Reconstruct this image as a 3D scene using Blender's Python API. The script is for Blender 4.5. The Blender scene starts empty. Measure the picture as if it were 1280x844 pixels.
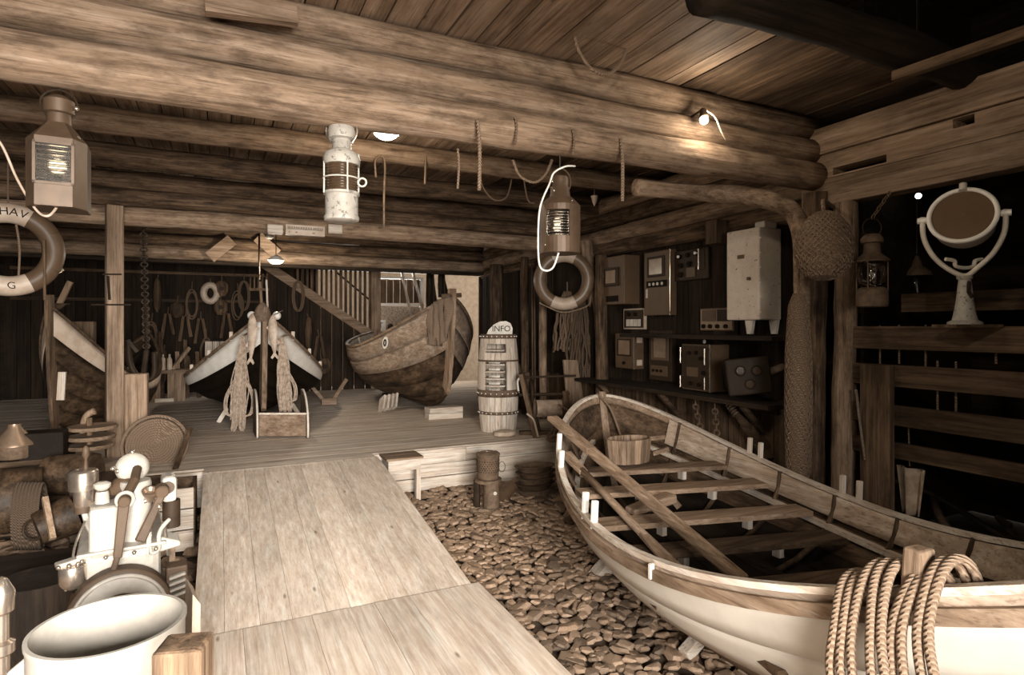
import bpy, math, random
from mathutils import Vector as V, Matrix, noise
random.seed(7)
scene = bpy.context.scene
COL = scene.collection
# ------------------------------------------------------------------ camera
YAW = math.radians(25.8); S, C = math.sin(YAW), math.cos(YAW); FP = 755.0; EYE = 1.61
cam_d = bpy.data.cameras.new('camera'); cam = bpy.data.objects.new('camera', cam_d); COL.objects.link(cam)
cam_d.sensor_width = 36; cam_d.lens = FP / 1280 * 36; cam_d.shift_y = -14 / 1280
cam_d.clip_start = .05; cam_d.clip_end = 100
cam.location = (0, 0, EYE); cam.rotation_euler = (math.pi / 2, 0, -YAW)
scene.camera = cam
# ------------------------------------------------------------------ world, big lights, exposure
w = bpy.data.worlds.new('sky'); scene.world = w; w.use_nodes = True
bg = w.node_tree.nodes['Background']; bg.inputs[0].default_value = (1, .9, .74, 1); bg.inputs[1].default_value = 1.6
def area(name, loc, target, sx, sy, power, col=(1, .965, .91), spread=180):
    l = bpy.data.lights.new(name, 'AREA'); l.shape = 'RECTANGLE'; l.size = sx; l.size_y = sy; l.energy = power; l.color = col
    l.spread = math.radians(spread)
    o = bpy.data.objects.new(name, l); COL.objects.link(o); o.location = loc
    o.rotation_euler = (V(target) - V(loc)).to_track_quat('-Z', 'Y').to_euler(); return o
area('doorway_daylight', (.0, -2.0, 1.7), (-.35, 4.0, -.5), 1.9, 1.2, 330, spread=88)
area('back_opening_daylight', (3.0, 12.9, 2.7), (2.2, 8.0, .4), 2.2, 1.2, 170)
vs = scene.view_settings
vs.view_transform = 'Standard'; vs.look = 'None'; vs.gamma = 1.0; vs.exposure = 0.0
# ------------------------------------------------------------------ projecting helpers (a pixel read onto a known plane)
def ray(u, v):
    x = (u - 640) / FP; z = (408 - v) / FP
    return V((S + x * C, C - x * S, z))
def P(u, v, D): r = ray(u, v) * D; return V((r.x, r.y, EYE + r.z))
def PX(u, v, X): r = ray(u, v); return P(u, v, X / r.x)
def PY(u, v, Y): r = ray(u, v); return P(u, v, Y / r.y)
def PZ(u, v, z): r = ray(u, v); return P(u, v, (z - EYE) / r.z)
RIGHT = V((C, -S, 0)); FWD = V((S, C, 0)); UP = V((0, 0, 1))
def camframe(u, v, D):                      # local frame: x to the right, y away, z up, standing at a real place
    o = P(u, v, D)
    return Matrix(((RIGHT.x, FWD.x, 0, o.x), (RIGHT.y, FWD.y, 0, o.y), (0, 0, 1, o.z), (0, 0, 0, 1)))
def frame(o, rz=0.0): return Matrix.Translation(V(o)) @ Matrix.Rotation(rz, 4, 'Z')
# ------------------------------------------------------------------ mesh building
def perp(d):
    d = d.normalized(); a = V((0, 0, 1)) if abs(d.z) < .9 else V((1, 0, 0))
    x = d.cross(a).normalized(); return x, d.cross(x).normalized()
class MB:
    def __init__(s, T=None): s.v = []; s.f = []; s.m = []; s.T = T or Matrix.Identity(4)
    def add(s, vs, fs, mi=0):
        b = len(s.v); s.v += [s.T @ V(q) for q in vs]; s.f += [[b + i for i in f] for f in fs]; s.m += [mi] * len(fs); return s
    def box(s, c, d, R=None, mi=0):
        c = V(c); h = V(d) / 2; vs = []
        for x in (-1, 1):
            for y in (-1, 1):
                for z in (-1, 1):
                    q = V((x * h.x, y * h.y, z * h.z)); vs.append(c + (R @ q if R else q))
        return s.add(vs, [(0, 1, 3, 2), (4, 6, 7, 5), (0, 4, 5, 1), (2, 3, 7, 6), (0, 2, 6, 4), (1, 5, 7, 3)], mi)
    def rng(s, x0, x1, y0, y1, z0, z1, mi=0): return s.box(((x0 + x1) / 2, (y0 + y1) / 2, (z0 + z1) / 2), (abs(x1 - x0), abs(y1 - y0), abs(z1 - z0)), None, mi)
    def bar(s, a, b, w, h, up=(0, 0, 1), mi=0, w2=None, h2=None):
        a = V(a); b = V(b); d = (b - a).normalized(); x = d.cross(V(up))
        if x.length < 1e-4: x = d.cross(V((0, 1, 0)))
        x.normalize(); y = x.cross(d).normalized(); vs = []
        for p, ww, hh in ((a, w, h), (b, w2 or w, h2 or h)):
            for i, j in ((-1, -1), (1, -1), (1, 1), (-1, 1)): vs.append(p + x * ww / 2 * i + y * hh / 2 * j)
        return s.add(vs, [(0, 1, 2, 3), (4, 7, 6, 5), (0, 4, 5, 1), (1, 5, 6, 2), (2, 6, 7, 3), (3, 7, 4, 0)], mi)
    def prism(s, pts, ext, mi=0):
        pts = [V(p) for p in pts]; n = len(pts); e = V(ext)
        return s.add(pts + [p + e for p in pts], [list(range(n))[::-1], list(range(n, 2 * n))] + [(i, (i + 1) % n, n + (i + 1) % n, n + i) for i in range(n)], mi)
    def tube(s, pts, r, n=8, mi=0, wob=0.0, seed=0.0, closed=False):
        pts = [V(p) for p in pts]; k = len(pts); rs = r if isinstance(r, (list, tuple)) else [r] * k; vs = []; X = None
        for i, p in enumerate(pts):
            if closed: d = pts[(i + 1) % k] - pts[i - 1]
            else: d = pts[min(i + 1, k - 1)] - pts[max(i - 1, 0)]
            if d.length < 1e-7: d = V((0, 0, 1))
            d.normalize()
            if X is None: X, _ = perp(d)
            X = (X - d * X.dot(d)); X = X.normalized() if X.length > 1e-5 else perp(d)[0]
            Y = d.cross(X)
            for j in range(n):
                a = 2 * math.pi * j / n; q = X * math.cos(a) + Y * math.sin(a); rr = rs[i]
                if wob: rr *= 1 + wob * noise.noise((p + q * rs[i] * 1.6) * 2.3 + V((seed, seed * .7, 0))) + wob * .45 * noise.noise((p * 1.0 + q * rs[i] * 3) * 6 + V((0, seed, 3)))
                vs.append(p + q * rr)
        fs = []; m = k if closed else k - 1
        for i in range(m):
            for j in range(n):
                a = i * n + j; b = i * n + (j + 1) % n; c2 = ((i + 1) % k) * n
                fs.append((a, b, c2 + (j + 1) % n, c2 + j))
        if not closed: fs += [list(range(n))[::-1], [(k - 1) * n + j for j in range(n)]]
        return s.add(vs, fs, mi)
    def lathe(s, prof, o=(0, 0, 0), ax=(0, 0, 1), n=24, mi=0, sx=1, sy=1, cap=True):
        o = V(o); ax = V(ax).normalized(); X, Y = perp(ax)
        if abs(ax.z) > .99: X, Y = V((1, 0, 0)), V((0, 1, 0)) * (1 if ax.z > 0 else -1)
        vs = []; k = len(prof)
        for r, h in prof:
            for j in range(n):
                a = 2 * math.pi * j / n; vs.append(o + ax * h + X * (math.cos(a) * r * sx) + Y * (math.sin(a) * r * sy))
        fs = [(i * n + j, i * n + (j + 1) % n, (i + 1) * n + (j + 1) % n, (i + 1) * n + j) for i in range(k - 1) for j in range(n)]
        if cap: fs += [list(range(n))[::-1], [(k - 1) * n + j for j in range(n)]]
        return s.add(vs, fs, mi)
    def cyl(s, a, b, r, n=16, mi=0, r2=None):
        a = V(a); b = V(b); return s.lathe([(r, 0), (r2 or r, (b - a).length)], a, b - a, n, mi)
    def ball(s, c, r, n=12, mi=0, sz=1.0):
        prof = [(max(1e-4, math.sin(math.pi * i / n) * r), -math.cos(math.pi * i / n) * r * sz) for i in range(n + 1)]
        return s.lathe(prof, c, (0, 0, 1), n + 4, mi)
    def grid(s, fn, nu, nv, mi=0):
        vs = [fn(i / nu, j / nv) for i in range(nu + 1) for j in range(nv + 1)]
        return s.add(vs, [(i * (nv + 1) + j, (i + 1) * (nv + 1) + j, (i + 1) * (nv + 1) + j + 1, i * (nv + 1) + j + 1) for i in range(nu) for j in range(nv)], mi)
    def torus(s, c, R, r, ax=(0, 0, 1), n=40, m=12, a0=0, a1=2 * math.pi, mi=0, sx=1, sy=1):
        c = V(c); X, Y = perp(V(ax)); full = abs(a1 - a0) > 6.28
        k = n if full else n + 1
        return s.tube([c + X * math.cos(a0 + (a1 - a0) * i / n) * R * sx + Y * math.sin(a0 + (a1 - a0) * i / n) * R * sy for i in range(k)], r, m, mi, closed=full)
    def build(s, name, mat, parent=None, smooth=False, solid=0, bevel=0, label=None, cat=None, group=None, kind=None):
        me = bpy.data.meshes.new(name)
        if parent is not None:
            q = parent; loc = V((0, 0, 0))
            while q is not None: loc += V(q.location); q = q.parent
            org = loc
        else:
            xs = [p.x for p in s.v]; ys = [p.y for p in s.v]; zs = [p.z for p in s.v]
            org = V(((min(xs) + max(xs)) / 2, (min(ys) + max(ys)) / 2, min(zs)))
        me.from_pydata([p - org for p in s.v], [], s.f); me.update()
        for m in (mat if isinstance(mat, (list, tuple)) else [mat]): me.materials.append(m)
        me.polygons.foreach_set('material_index', s.m)
        if smooth: me.polygons.foreach_set('use_smooth', [True] * len(s.f))
        o = bpy.data.objects.new(name, me); COL.objects.link(o)
        if smooth and smooth != 'all':
            try: me.set_sharp_from_angle(angle=math.radians(45))
            except Exception: pass
        if parent is not None: o.parent = parent
        else: o.location = org
        if solid:
            md = o.modifiers.new('thick', 'SOLIDIFY'); md.thickness = solid; md.offset = 0
        if bevel:
            md = o.modifiers.new('edge', 'BEVEL'); md.width = bevel; md.segments = 1 if bevel < .006 else 2; md.limit_method = 'ANGLE'
        if label: o['label'] = label
        if cat: o['category'] = cat
        if group: o['group'] = group
        if kind: o['kind'] = kind
        return o
def thing(name, label, cat, loc, group=None):
    o = bpy.data.objects.new(name, None); COL.objects.link(o); o.location = V(loc); o.empty_display_size = .1
    o['label'] = label; o['category'] = cat
    if group: o['group'] = group
    return o
def struct(name, mb, mat, **k): return mb.build(name, mat, kind='structure', **k)
def text(body, T, size, mat, parent, name='lettering', depth=.002):
    cu = bpy.data.curves.new('t', 'FONT'); cu.body = body; cu.size = size; cu.extrude = depth; cu.align_x = 'CENTER'; cu.align_y = 'CENTER'
    t = bpy.data.objects.new('t', cu); COL.objects.link(t); bpy.context.view_layer.update()
    me = bpy.data.meshes.new_from_object(t.evaluated_get(bpy.context.evaluated_depsgraph_get()))
    bpy.data.objects.remove(t)
    q = parent; loc = V((0, 0, 0))
    while q is not None: loc += V(q.location); q = q.parent
    me.transform(Matrix.Translation(-loc) @ T); me.materials.clear(); me.materials.append(mat)
    o = bpy.data.objects.new(name, me); COL.objects.link(o); o.parent = parent; return o
def facing(o, xdir, ydir=(0, 0, 1)):        # matrix whose local x/y lie on a surface
    x = V(xdir).normalized(); y = V(ydir).normalized(); z = x.cross(y)
    return Matrix(((x.x, y.x, z.x, o[0]), (x.y, y.y, z.y, o[1]), (x.z, y.z, z.z, o[2]), (0, 0, 0, 1)))
# ------------------------------------------------------------------ materials
def mat_base(name):
    m = bpy.data.materials.new(name); m.use_nodes = True; nt = m.node_tree
    return m, nt, nt.nodes['Principled BSDF']
def ramp(nt, fac, stops):
    r = nt.nodes.new('ShaderNodeValToRGB'); nt.links.new(fac, r.inputs[0]); e = r.color_ramp.elements
    while len(e) < len(stops): e.new(.5)
    for k, (p, c) in enumerate(stops): e[k].position = p; e[k].color = (*c, 1)
    return r.outputs[0]
def mixc(nt, f, a, b, mode='MIX'):
    n = nt.nodes.new('ShaderNodeMix'); n.data_type = 'RGBA'; n.blend_type = mode; n.clamp_result = False
    for sock, val in ((n.inputs[0], f), (n.inputs[6], a), (n.inputs[7], b)):
        if hasattr(val, 'links'): nt.links.new(val, sock)
        else: sock.default_value = val if isinstance(val, (int, float)) else (*val, 1)
    return n.outputs[2]
def tex(nt, vec, scale, detail=5, rough=.6, kind='Noise'):
    n = nt.nodes.new('ShaderNodeTex' + kind); nt.links.new(vec, n.inputs['Vector']); n.inputs['Scale'].default_value = scale
    if kind == 'Noise': n.inputs['Detail'].default_value = detail; n.inputs['Roughness'].default_value = rough
    return n.outputs['Fac'] if kind == 'Noise' else n.outputs['Distance']
def coords(nt, sc=(1, 1, 1)):
    tc = nt.nodes.new('ShaderNodeTexCoord'); oi = nt.nodes.new('ShaderNodeObjectInfo')
    mp = nt.nodes.new('ShaderNodeMapping'); mp.inputs['Scale'].default_value = sc
    va = nt.nodes.new('ShaderNodeVectorMath'); va.operation = 'ADD'
    sm = nt.nodes.new('ShaderNodeVectorMath'); sm.operation = 'SCALE'; sm.inputs[3].default_value = 37.0
    cb = nt.nodes.new('ShaderNodeCombineXYZ')
    for i in range(3): nt.links.new(oi.outputs['Random'], cb.inputs[i])
    nt.links.new(cb.outputs[0], sm.inputs[0]); nt.links.new(tc.outputs['Object'], va.inputs[0]); nt.links.new(sm.outputs[0], va.inputs[1])
    nt.links.new(va.outputs[0], mp.inputs['Vector']); return mp.outputs[0], va.outputs[0], oi.outputs['Random']
def mulr(nt, col, rnd, lo, hi):
    mr = nt.nodes.new('ShaderNodeMapRange'); nt.links.new(rnd, mr.inputs[0]); mr.inputs[3].default_value = lo; mr.inputs[4].default_value = hi
    cb = nt.nodes.new('ShaderNodeCombineColor')
    for i in range(3): nt.links.new(mr.outputs[0], cb.inputs[i])
    return mixc(nt, 1.0, col, cb.outputs[0], 'MULTIPLY')
def bump(nt, bsdf, h, strength, dist=.01):
    b = nt.nodes.new('ShaderNodeBump'); b.inputs['Strength'].default_value = strength; b.inputs['Distance'].default_value = dist
    nt.links.new(h, b.inputs['Height']); nt.links.new(b.outputs[0], bsdf.inputs['Normal'])
def tone(l):                                 # the warm brown tone scale of the old timber and paint
    return (l, l * min(.94, .60 + .55 * l ** 1.5), l * min(.86, .335 + .82 * l ** 1.5))
def wood(name, lt, dk, axis=0, rough=.75, stain=.5, var=.25, fine=26, b=.35, crack=.6, sts=5):
    m, nt, p = mat_base(name)
    sc = [fine, fine, fine]; sc[axis] = fine * .055
    vec, raw, rnd = coords(nt, sc)
    g = tex(nt, vec, 1.0, 7, .68)
    sc2 = [sts] * 3; sc2[axis] = sts * .33
    mp = nt.nodes.new('ShaderNodeMapping'); mp.inputs['Scale'].default_value = sc2; nt.links.new(raw, mp.inputs['Vector'])
    st = tex(nt, mp.outputs[0], 1.0, 5, .7)
    sc3 = [7, 7, 7]; sc3[axis] = 2.2
    mp3 = nt.nodes.new('ShaderNodeMapping'); mp3.inputs['Scale'].default_value = sc3; nt.links.new(raw, mp3.inputs['Vector'])
    kn = tex(nt, mp3.outputs[0], 1.0, kind='Voronoi')
    base = ramp(nt, g, [(.34, tone(dk)), (.52, tone((lt + dk) / 2)), (.68, tone(lt))])
    stc = ramp(nt, st, [(.36, (.32, .30, .28)), (.56, (1, 1, 1))])
    base = mixc(nt, stain, base, stc, 'MULTIPLY')
    knc = ramp(nt, kn, [(.03, (.28, .25, .22)), (.08, (1, 1, 1))])
    base = mixc(nt, .8, base, knc, 'MULTIPLY')
    sc4 = [fine * 3.2] * 3; sc4[axis] = fine * .07
    mp4 = nt.nodes.new('ShaderNodeMapping'); mp4.inputs['Scale'].default_value = sc4; nt.links.new(raw, mp4.inputs['Vector'])
    ck = tex(nt, mp4.outputs[0], 1.0, 4, .6)
    ckc = ramp(nt, ck, [(.36, (.35, .31, .28)), (.45, (1, 1, 1))])
    base = mixc(nt, crack, base, ckc, 'MULTIPLY')
    base = mulr(nt, base, rnd, 1 - var, 1 + var)
    nt.links.new(base, p.inputs['Base Color']); p.inputs['Roughness'].default_value = rough; p.inputs['Specular IOR Level'].default_value = .22
    bump(nt, p, g, b, .012); return m
def paint(name, l, rough=.4, chip=0.0, chipc=.05, spec=.5, metal=0.0, var=.04, dirt=.3, scale=9, neutral=False):
    tone = (lambda q: (q, q * .895, q * .765)) if neutral else globals()['tone']
    m, nt, p = mat_base(name); vec, raw, rnd = coords(nt)
    d = tex(nt, raw, scale, 6, .65); base = ramp(nt, d, [(.3, tone(l * (1 - dirt))), (.6, tone(l))])
    if chip: 
        c = tex(nt, raw, scale * 2.2, 5, .7); f = ramp(nt, c, [(.5 - .12 + chip * .2 - .02, (1, 1, 1)), (.5 - .12 + chip * .2 + .02, (0, 0, 0))])
        base = mixc(nt, f, base, tone(chipc))
    base = mulr(nt, base, rnd, 1 - var, 1 + var)
    nt.links.new(base, p.inputs['Base Color']); p.inputs['Roughness'].default_value = rough; p.inputs['Metallic'].default_value = metal; p.inputs['Specular IOR Level'].default_value = spec
    bump(nt, p, d, .12, .004); return m
def emis(name, col, st):
    m, nt, p = mat_base(name); p.inputs['Base Color'].default_value = (*col, 1)
    p.inputs['Emission Color'].default_value = (*col, 1); p.inputs['Emission Strength'].default_value = st; return m
def glassm(name, tint=.9, rough=.05):
    m, nt, p = mat_base(name); p.inputs['Base Color'].default_value = (*tone(tint), 1); p.inputs['Roughness'].default_value = rough
    p.inputs['Transmission Weight'].default_value = 1.0; p.inputs['IOR'].default_value = 1.45; return m
W = {}
for ax, k in enumerate('xyz'):
    W['tan' + k] = wood('tan_wood_' + k, .56, .32, ax, .7, .45, .1, 28, .3)
    W['log' + k] = wood('weathered_log_' + k, .37, .17, ax, .8, .8, .12, 34, .7, .6, 12)
    W['dlog' + k] = wood('dark_log_' + k, .18, .035, ax, .85, .95, .25, 34, .8, .8, 12)
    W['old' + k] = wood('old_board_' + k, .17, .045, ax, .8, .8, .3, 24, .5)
    W['dark' + k] = wood('shade_dark_board_' + k, .035, .012, ax, .85, .6, .3, 24, .5)  # near-black tone: shade of the unlit walls put into the colour
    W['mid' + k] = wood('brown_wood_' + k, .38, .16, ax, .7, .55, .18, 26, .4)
    W['pale' + k] = wood('pale_wood_' + k, .7, .45, ax, .6, .35, .1, 30, .25)
    W['deck' + k] = wood('deck_board_' + k, .66, .44, ax, .62, .32, .13, 40, .2, .25, 7)
WHITE = paint('white_paint', .86, .35, dirt=.12)
OLDWHITE = paint('worn_white_paint', .62, .5, dirt=.3, neutral=True)
CHIPWHITE = paint('chipped_white_paint', .40, .5, chip=.2, chipc=.16, scale=16, neutral=True)
CREAM = paint('cream_paint', .5, .5, dirt=.25)
ENAMEL = paint('cabinet_enamel', .62, .4, dirt=.15)
IRON = paint('dark_iron', .03, .6, spec=.15, dirt=.5)
RUST = paint('rusty_iron', .14, .75, dirt=.6, scale=22)
BROWN = paint('brown_paint', .15, .4, dirt=.3)
STEEL = paint('bright_steel', .6, .25, metal=.9, dirt=.3)
COPPER = paint('copper_sheet', .10, .5, metal=.3, dirt=.35)
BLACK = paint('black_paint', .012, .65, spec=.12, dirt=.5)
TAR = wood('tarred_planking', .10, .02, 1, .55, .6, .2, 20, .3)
GREYP = paint('instrument_grey', .11, .45, spec=.3, dirt=.2)
GREYD = paint('instrument_dark', .035, .5, spec=.2, dirt=.3)
SCREEN = paint('dull_screen', .26, .2, dirt=.2)
CANVAS = paint('canvas', .42, .9, dirt=.5, scale=14)
FISH = paint('dried_fish', .5, .6, dirt=.5, scale=12)
NETM = paint('net_yarn', .5, .95, dirt=.6, scale=30)
GLASS = glassm('clear_glass')
FROST = glassm('ribbed_lantern_glass', .9, .18)
BULB = emis('lamp_bulb', (1, .93, .78), 8)
SOFTBULB = emis('lantern_bulb', (1, .9, .72), 1.6)
def ropemat(name, l, sc=60):
    m, nt, p = mat_base(name); vec, raw, rnd = coords(nt)
    wv = nt.nodes.new('ShaderNodeTexWave'); nt.links.new(raw, wv.inputs['Vector']); wv.inputs['Scale'].default_value = sc / 1.6; wv.inputs['Distortion'].default_value = 1.5
    wv.bands_direction = 'DIAGONAL'
    base = ramp(nt, wv.outputs['Fac'], [(.05, tone(l * .62)), (.6, tone(l))]); nt.links.new(base, p.inputs['Base Color'])
    p.inputs['Roughness'].default_value = .9; bump(nt, p, wv.outputs['Fac'], .8, .01); return m
ROPE = ropemat('hemp_rope', .27); DROPE = ropemat('dark_rope', .2)
def stonemat():
    m, nt, p = mat_base('beach_stone'); vec, raw, rnd = coords(nt)
    d = tex(nt, raw, 14, 6, .7); base = ramp(nt, d, [(.3, tone(.09)), (.65, tone(.26))])
    base = mulr(nt, base, rnd, .45, 1.35); nt.links.new(base, p.inputs['Base Color']); p.inputs['Roughness'].default_value = .6
    bump(nt, p, d, .5, .01); return m
STONE = stonemat()
SAND = paint('dark_gravel', .08, .9, dirt=.6, scale=20)
# ================================================================== THE SHELL
XW = 3.95
floor = struct('floor', MB().rng(-3.4, 6.0, -2.2, 12.7, -.12, -.02), SAND)
# stones of the beach floor: flat shards, the nearest ones single, the rest joined
import bmesh
def shard(seed):
    r = random.Random(seed); bm = bmesh.new()
    asp = r.uniform(.62, .85); n = r.choice((6, 7, 8))
    for i in range(n):
        a = 6.283 * (i + r.uniform(-.3, .3)) / n; k = r.uniform(.85, 1.08); z = r.uniform(-.04, .06)
        bm.verts.new((math.cos(a) * k, math.sin(a) * k * asp, z))
        bm.verts.new((math.cos(a) * k * .74, math.sin(a) * k * asp * .74, .22 + z + r.uniform(-.05, .06)))
    for i in range(4): bm.verts.new((math.cos(i * 1.57) * .7, math.sin(i * 1.57) * .55, -.25))
    res = bmesh.ops.convex_hull(bm, input=bm.verts)
    bmesh.ops.delete(bm, geom=list({e for e in res['geom_unused'] + res['geom_interior'] if isinstance(e, bmesh.types.BMVert)}), context='VERTS')
    me = bpy.data.meshes.new('stone'); bm.to_mesh(me); bm.free(); me.materials.append(STONE); return me
shards = [shard(i) for i in range(14)]
rs = random.Random(5); spots = []
def stone_area(x0, x1, y0, y1, step):
    y = y0
    while y < y1:
        x = x0
        while x < x1:
            px, py = x + rs.uniform(-.5, .5) * step, y + rs.uniform(-.5, .5) * step
            big = max(0, rs.gauss(0, 1)) * .010
            spots.append((px, py, rs.uniform(.036, .054) * (step / .068) + big)); x += step
        y += step * .8
stone_area(1.05, 2.6, 1.0, 5.68, .066); stone_area(2.6, 3.85, 1.0, 5.68, .11); stone_area(-3.2, -.2, 1.0, 5.6, .13)
def vis(px, py):
    D = px * S + py * C; x = (px * C - py * S) / D; u = 640 + FP * x; v = 408 + FP * EYE / D
    if not (0 < u < 1280 and v < 850): return 0
    lim = 560 + (v - 640) * .72 if v < 740 else 600 + (v - 740) * 1.06
    if u < lim - 10: return 0
    bl = 700 + (v - 610) * .62
    if u > bl and v > 610: return 0
    return 1 / D
order = sorted(range(len(spots)), key=lambda i: -vis(spots[i][0], spots[i][1]) * spots[i][2])
single = set(order[:300]); rest = MB()
for i, (px, py, r) in enumerate(spots):
    rot = Matrix.Rotation(rs.uniform(0, 6.28), 4, 'Z'); tl = Matrix.Rotation(rs.gauss(0, .17), 4, 'X') @ Matrix.Rotation(rs.gauss(0, .17), 4, 'Y')
    T = Matrix.Translation((px, py, rs.uniform(-.004, .022))) @ tl @ rot @ Matrix.Scale(r, 4)
    me = shards[rs.randrange(14)]
    if i in single:
        o = bpy.data.objects.new('stone', me); COL.objects.link(o); o.parent = floor
        o.matrix_basis = Matrix.Translation(-V(floor.location)) @ T
    else:
        rest.T = T; rest.add([v.co for v in me.vertices], [tuple(p.vertices) for p in me.polygons])
rest.T = Matrix.Identity(4)
rest.build('stones', STONE, floor, kind='stuff')
# walls (dark outer shell)
def vboards(x0, x1, y, z0, z1, wdt, mat, parent, along='x', gap=.006, name='plank', t=.03, jit=.012, skip=None):
    a = x0
    while a < x1 - .02:
        b = min(a + wdt * random.uniform(.85, 1.15), x1); j = random.uniform(-jit, jit)
        if not (skip and skip((a + b) / 2)):
            if along == 'x': MB().rng(a + gap / 2, b - gap / 2, y + j - t / 2, y + j + t / 2, z0, z1).build(name, mat, parent)
            else: MB().rng(y + j - t / 2, y + j + t / 2, a + gap / 2, b - gap / 2, z0, z1).build(name, mat, parent)
        a = b
wl = struct('wall_left', MB().rng(-3.4, -3.3, -2.2, 12.7, 0, 4.4), W['darky'])
vboards(5.5, 12.6, -3.27, 0, 3.1, .2, W['darkz'], wl, 'y')
wr = struct('wall_right', MB().rng(4.45, 4.55, 3.1, 9.4, 0, 4.4).rng(5.9, 6.0, -2.2, 3.1, 0, 4.4).rng(4.45, 6.0, 3.0, 3.1, 0, 4.4).rng(4.55, 6.0, 9.3, 9.4, 0, 4.4).rng(5.9, 6.0, 9.4, 12.55, 0, 4.4), W['darky'])
wf = struct('wall_front', MB().rng(-3.4, -2.3, -2.25, -2.15, 0, 4.4).rng(.3, 6.0, -2.25, -2.15, 0, 4.4).rng(-2.3, .3, -2.25, -2.15, 3.1, 4.4), W['darkx'])
wb = struct('wall_back', MB().rng(-3.4, 1.25, 12.6, 12.7, 0, 4.4).rng(1.25, 1.75, 12.6, 12.7, 0, 2.75).rng(1.25, 6.0, 12.6, 12.7, 2.75, 4.4), W['darkx'])
vboards(-3.2, 1.2, 12.56, .4, 3.1, .17, W['darkz'], wb, 'x', gap=.012)
ceil = struct('ceiling', MB().rng(-3.4, 6.0, -2.2, 12.7, 4.3, 4.4).rng(-3.4, 6.0, 2.1, 12.7, 3.2, 3.24), W['darky'])
x = -3.25
while x < 4.4:
    wd = random.uniform(.12, .165); x2 = x + wd
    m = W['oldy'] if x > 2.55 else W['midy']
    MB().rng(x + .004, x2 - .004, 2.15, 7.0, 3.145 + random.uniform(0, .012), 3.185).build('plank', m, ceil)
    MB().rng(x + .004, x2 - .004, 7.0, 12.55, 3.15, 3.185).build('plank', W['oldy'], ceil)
    x = x2
# ------------------------------------------------------------------ round logs
def logpts(a, b, n, sag, seed):
    a = V(a); b = V(b); r = random.Random(seed); ph = r.random() * 6; out = []
    for i in range(n + 1):
        t = i / n; p = a.lerp(b, t)
        p += V((0, sag * math.sin(t * 5 + ph), sag * .7 * math.sin(t * 7 + ph * 2))); out.append(p)
    return out
def log(name, a, b, r, mat, label, seed, sag=.012, n=40, r2=None, group=None, cat='beam'):
    r2 = r2 or r
    return MB().tube(logpts(a, b, n, sag, seed), [r + (r2 - r) * i / n for i in range(n + 1)], 18, wob=.13, seed=seed * 3.1).build(name, mat, None, 'all', label=label, cat=cat, group=group)
log('log_beam', (-3.25, 3.0, 2.685), (XW - .04, 3.0, 2.69), .105, W['logx'], 'lowest and thickest pale log of the front cross beam, lanterns hanging below it', 1)
log('log_beam', (-3.25, 3.03, 2.885), (XW - .04, 3.03, 2.88), .088, W['logx'], 'middle pale log of the front cross beam, spot lamp clipped at its right end', 2)
log('log_beam', (-3.25, 3.08, 3.072), (XW - .04, 3.06, 3.06), .086, W['logx'], 'top log of the front cross beam, right under the ceiling planks', 3)
log('ceiling_joist', (-3.25, 5.0, 3.05), (4.4, 5.0, 3.05), .09, W['logx'], 'first rough log joist behind the front cross beam', 4)
log('ceiling_joist', (-3.25, 5.9, 3.03), (4.4, 5.9, 3.0), .10, W['dlogx'], 'second dark log joist behind the front cross beam', 5)
log('log_beam', (-3.25, 6.75, 2.66), (XW, 6.75, 2.66), .092, W['logx'], 'lowest log of the middle cross beam, small lettered board fixed to it', 6)
log('log_beam', (-3.25, 6.75, 2.83), (XW, 6.75, 2.83), .085, W['dlogx'], 'second log up of the middle cross beam above the lettered board', 7)
log('log_beam', (-3.25, 6.75, 3.0), (XW, 6.75, 2.99), .09, W['dlogx'], 'third log up of the middle cross beam above the lettered board', 8)
log('log_beam', (-3.25, 9.3, 2.595), (XW, 9.3, 2.595), .09, W['logx'], 'lowest log of the rear cross beam over the stair opening', 9)
log('log_beam', (-3.25, 9.3, 2.76), (XW, 9.3, 2.76), .085, W['dlogx'], 'middle log of the rear cross beam over the stair opening', 10)
log('log_beam', (-3.25, 9.3, 2.94), (XW, 9.3, 2.94), .09, W['dlogx'], 'topmost log of the rear cross beam over the stair opening', 11)
MB().rng(-3.2, XW, 9.22, 9.38, 2.46, 2.5).build('lintel_board', W['darkx'], label='thin dark board under the rear cross beam', cat='board')
log('ceiling_joist', (1.9, 2.02, 3.1), (5.8, 2.02, 3.06), .10, W['darkx'], 'dark log joist at the edge of the planked ceiling, upper right', 12)  # near-black tone puts the upper corner's shade into the log
# logs along the right wall
for i, (z, r) in enumerate(((2.5, .085), (2.66, .09), (2.83, .085), (3.0, .09))):
    nm = ('lowest', 'second', 'third', 'topmost')[i]
    log('wall_log', (XW + .06, 3.05, z), (XW + .06, 9.35, z - .03), r, W['logy'] if i % 2 else W['dlogy'], nm + ' log of the right wall above the old instruments', 20 + i)
MB().bar(PX(1118, 96, 3.25), PX(1295, 36, 3.25), .05, .05).build('long_pole', W['oldy'], label='long pale pole lying under the dark loft, upper right corner', cat='pole')  # darker board tone carries the corner's shade on the pole
MB().rng(-1.42, -1.0, 2.93, 2.99, 3.085, 3.16).build('short_board', W['midx'], label='short board on top of the front cross beam, upper left', cat='board')
o = bpy.data.objects['short_board']
pA = PY(256, 4, 2.86); pB = PY(371, 20, 2.86)
bpy.data.objects.remove(o)
MB().bar(pA, pB, .05, .085).build('short_board', W['midx'], label='short board nailed high on the front cross beam, upper left', cat='board')
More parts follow.
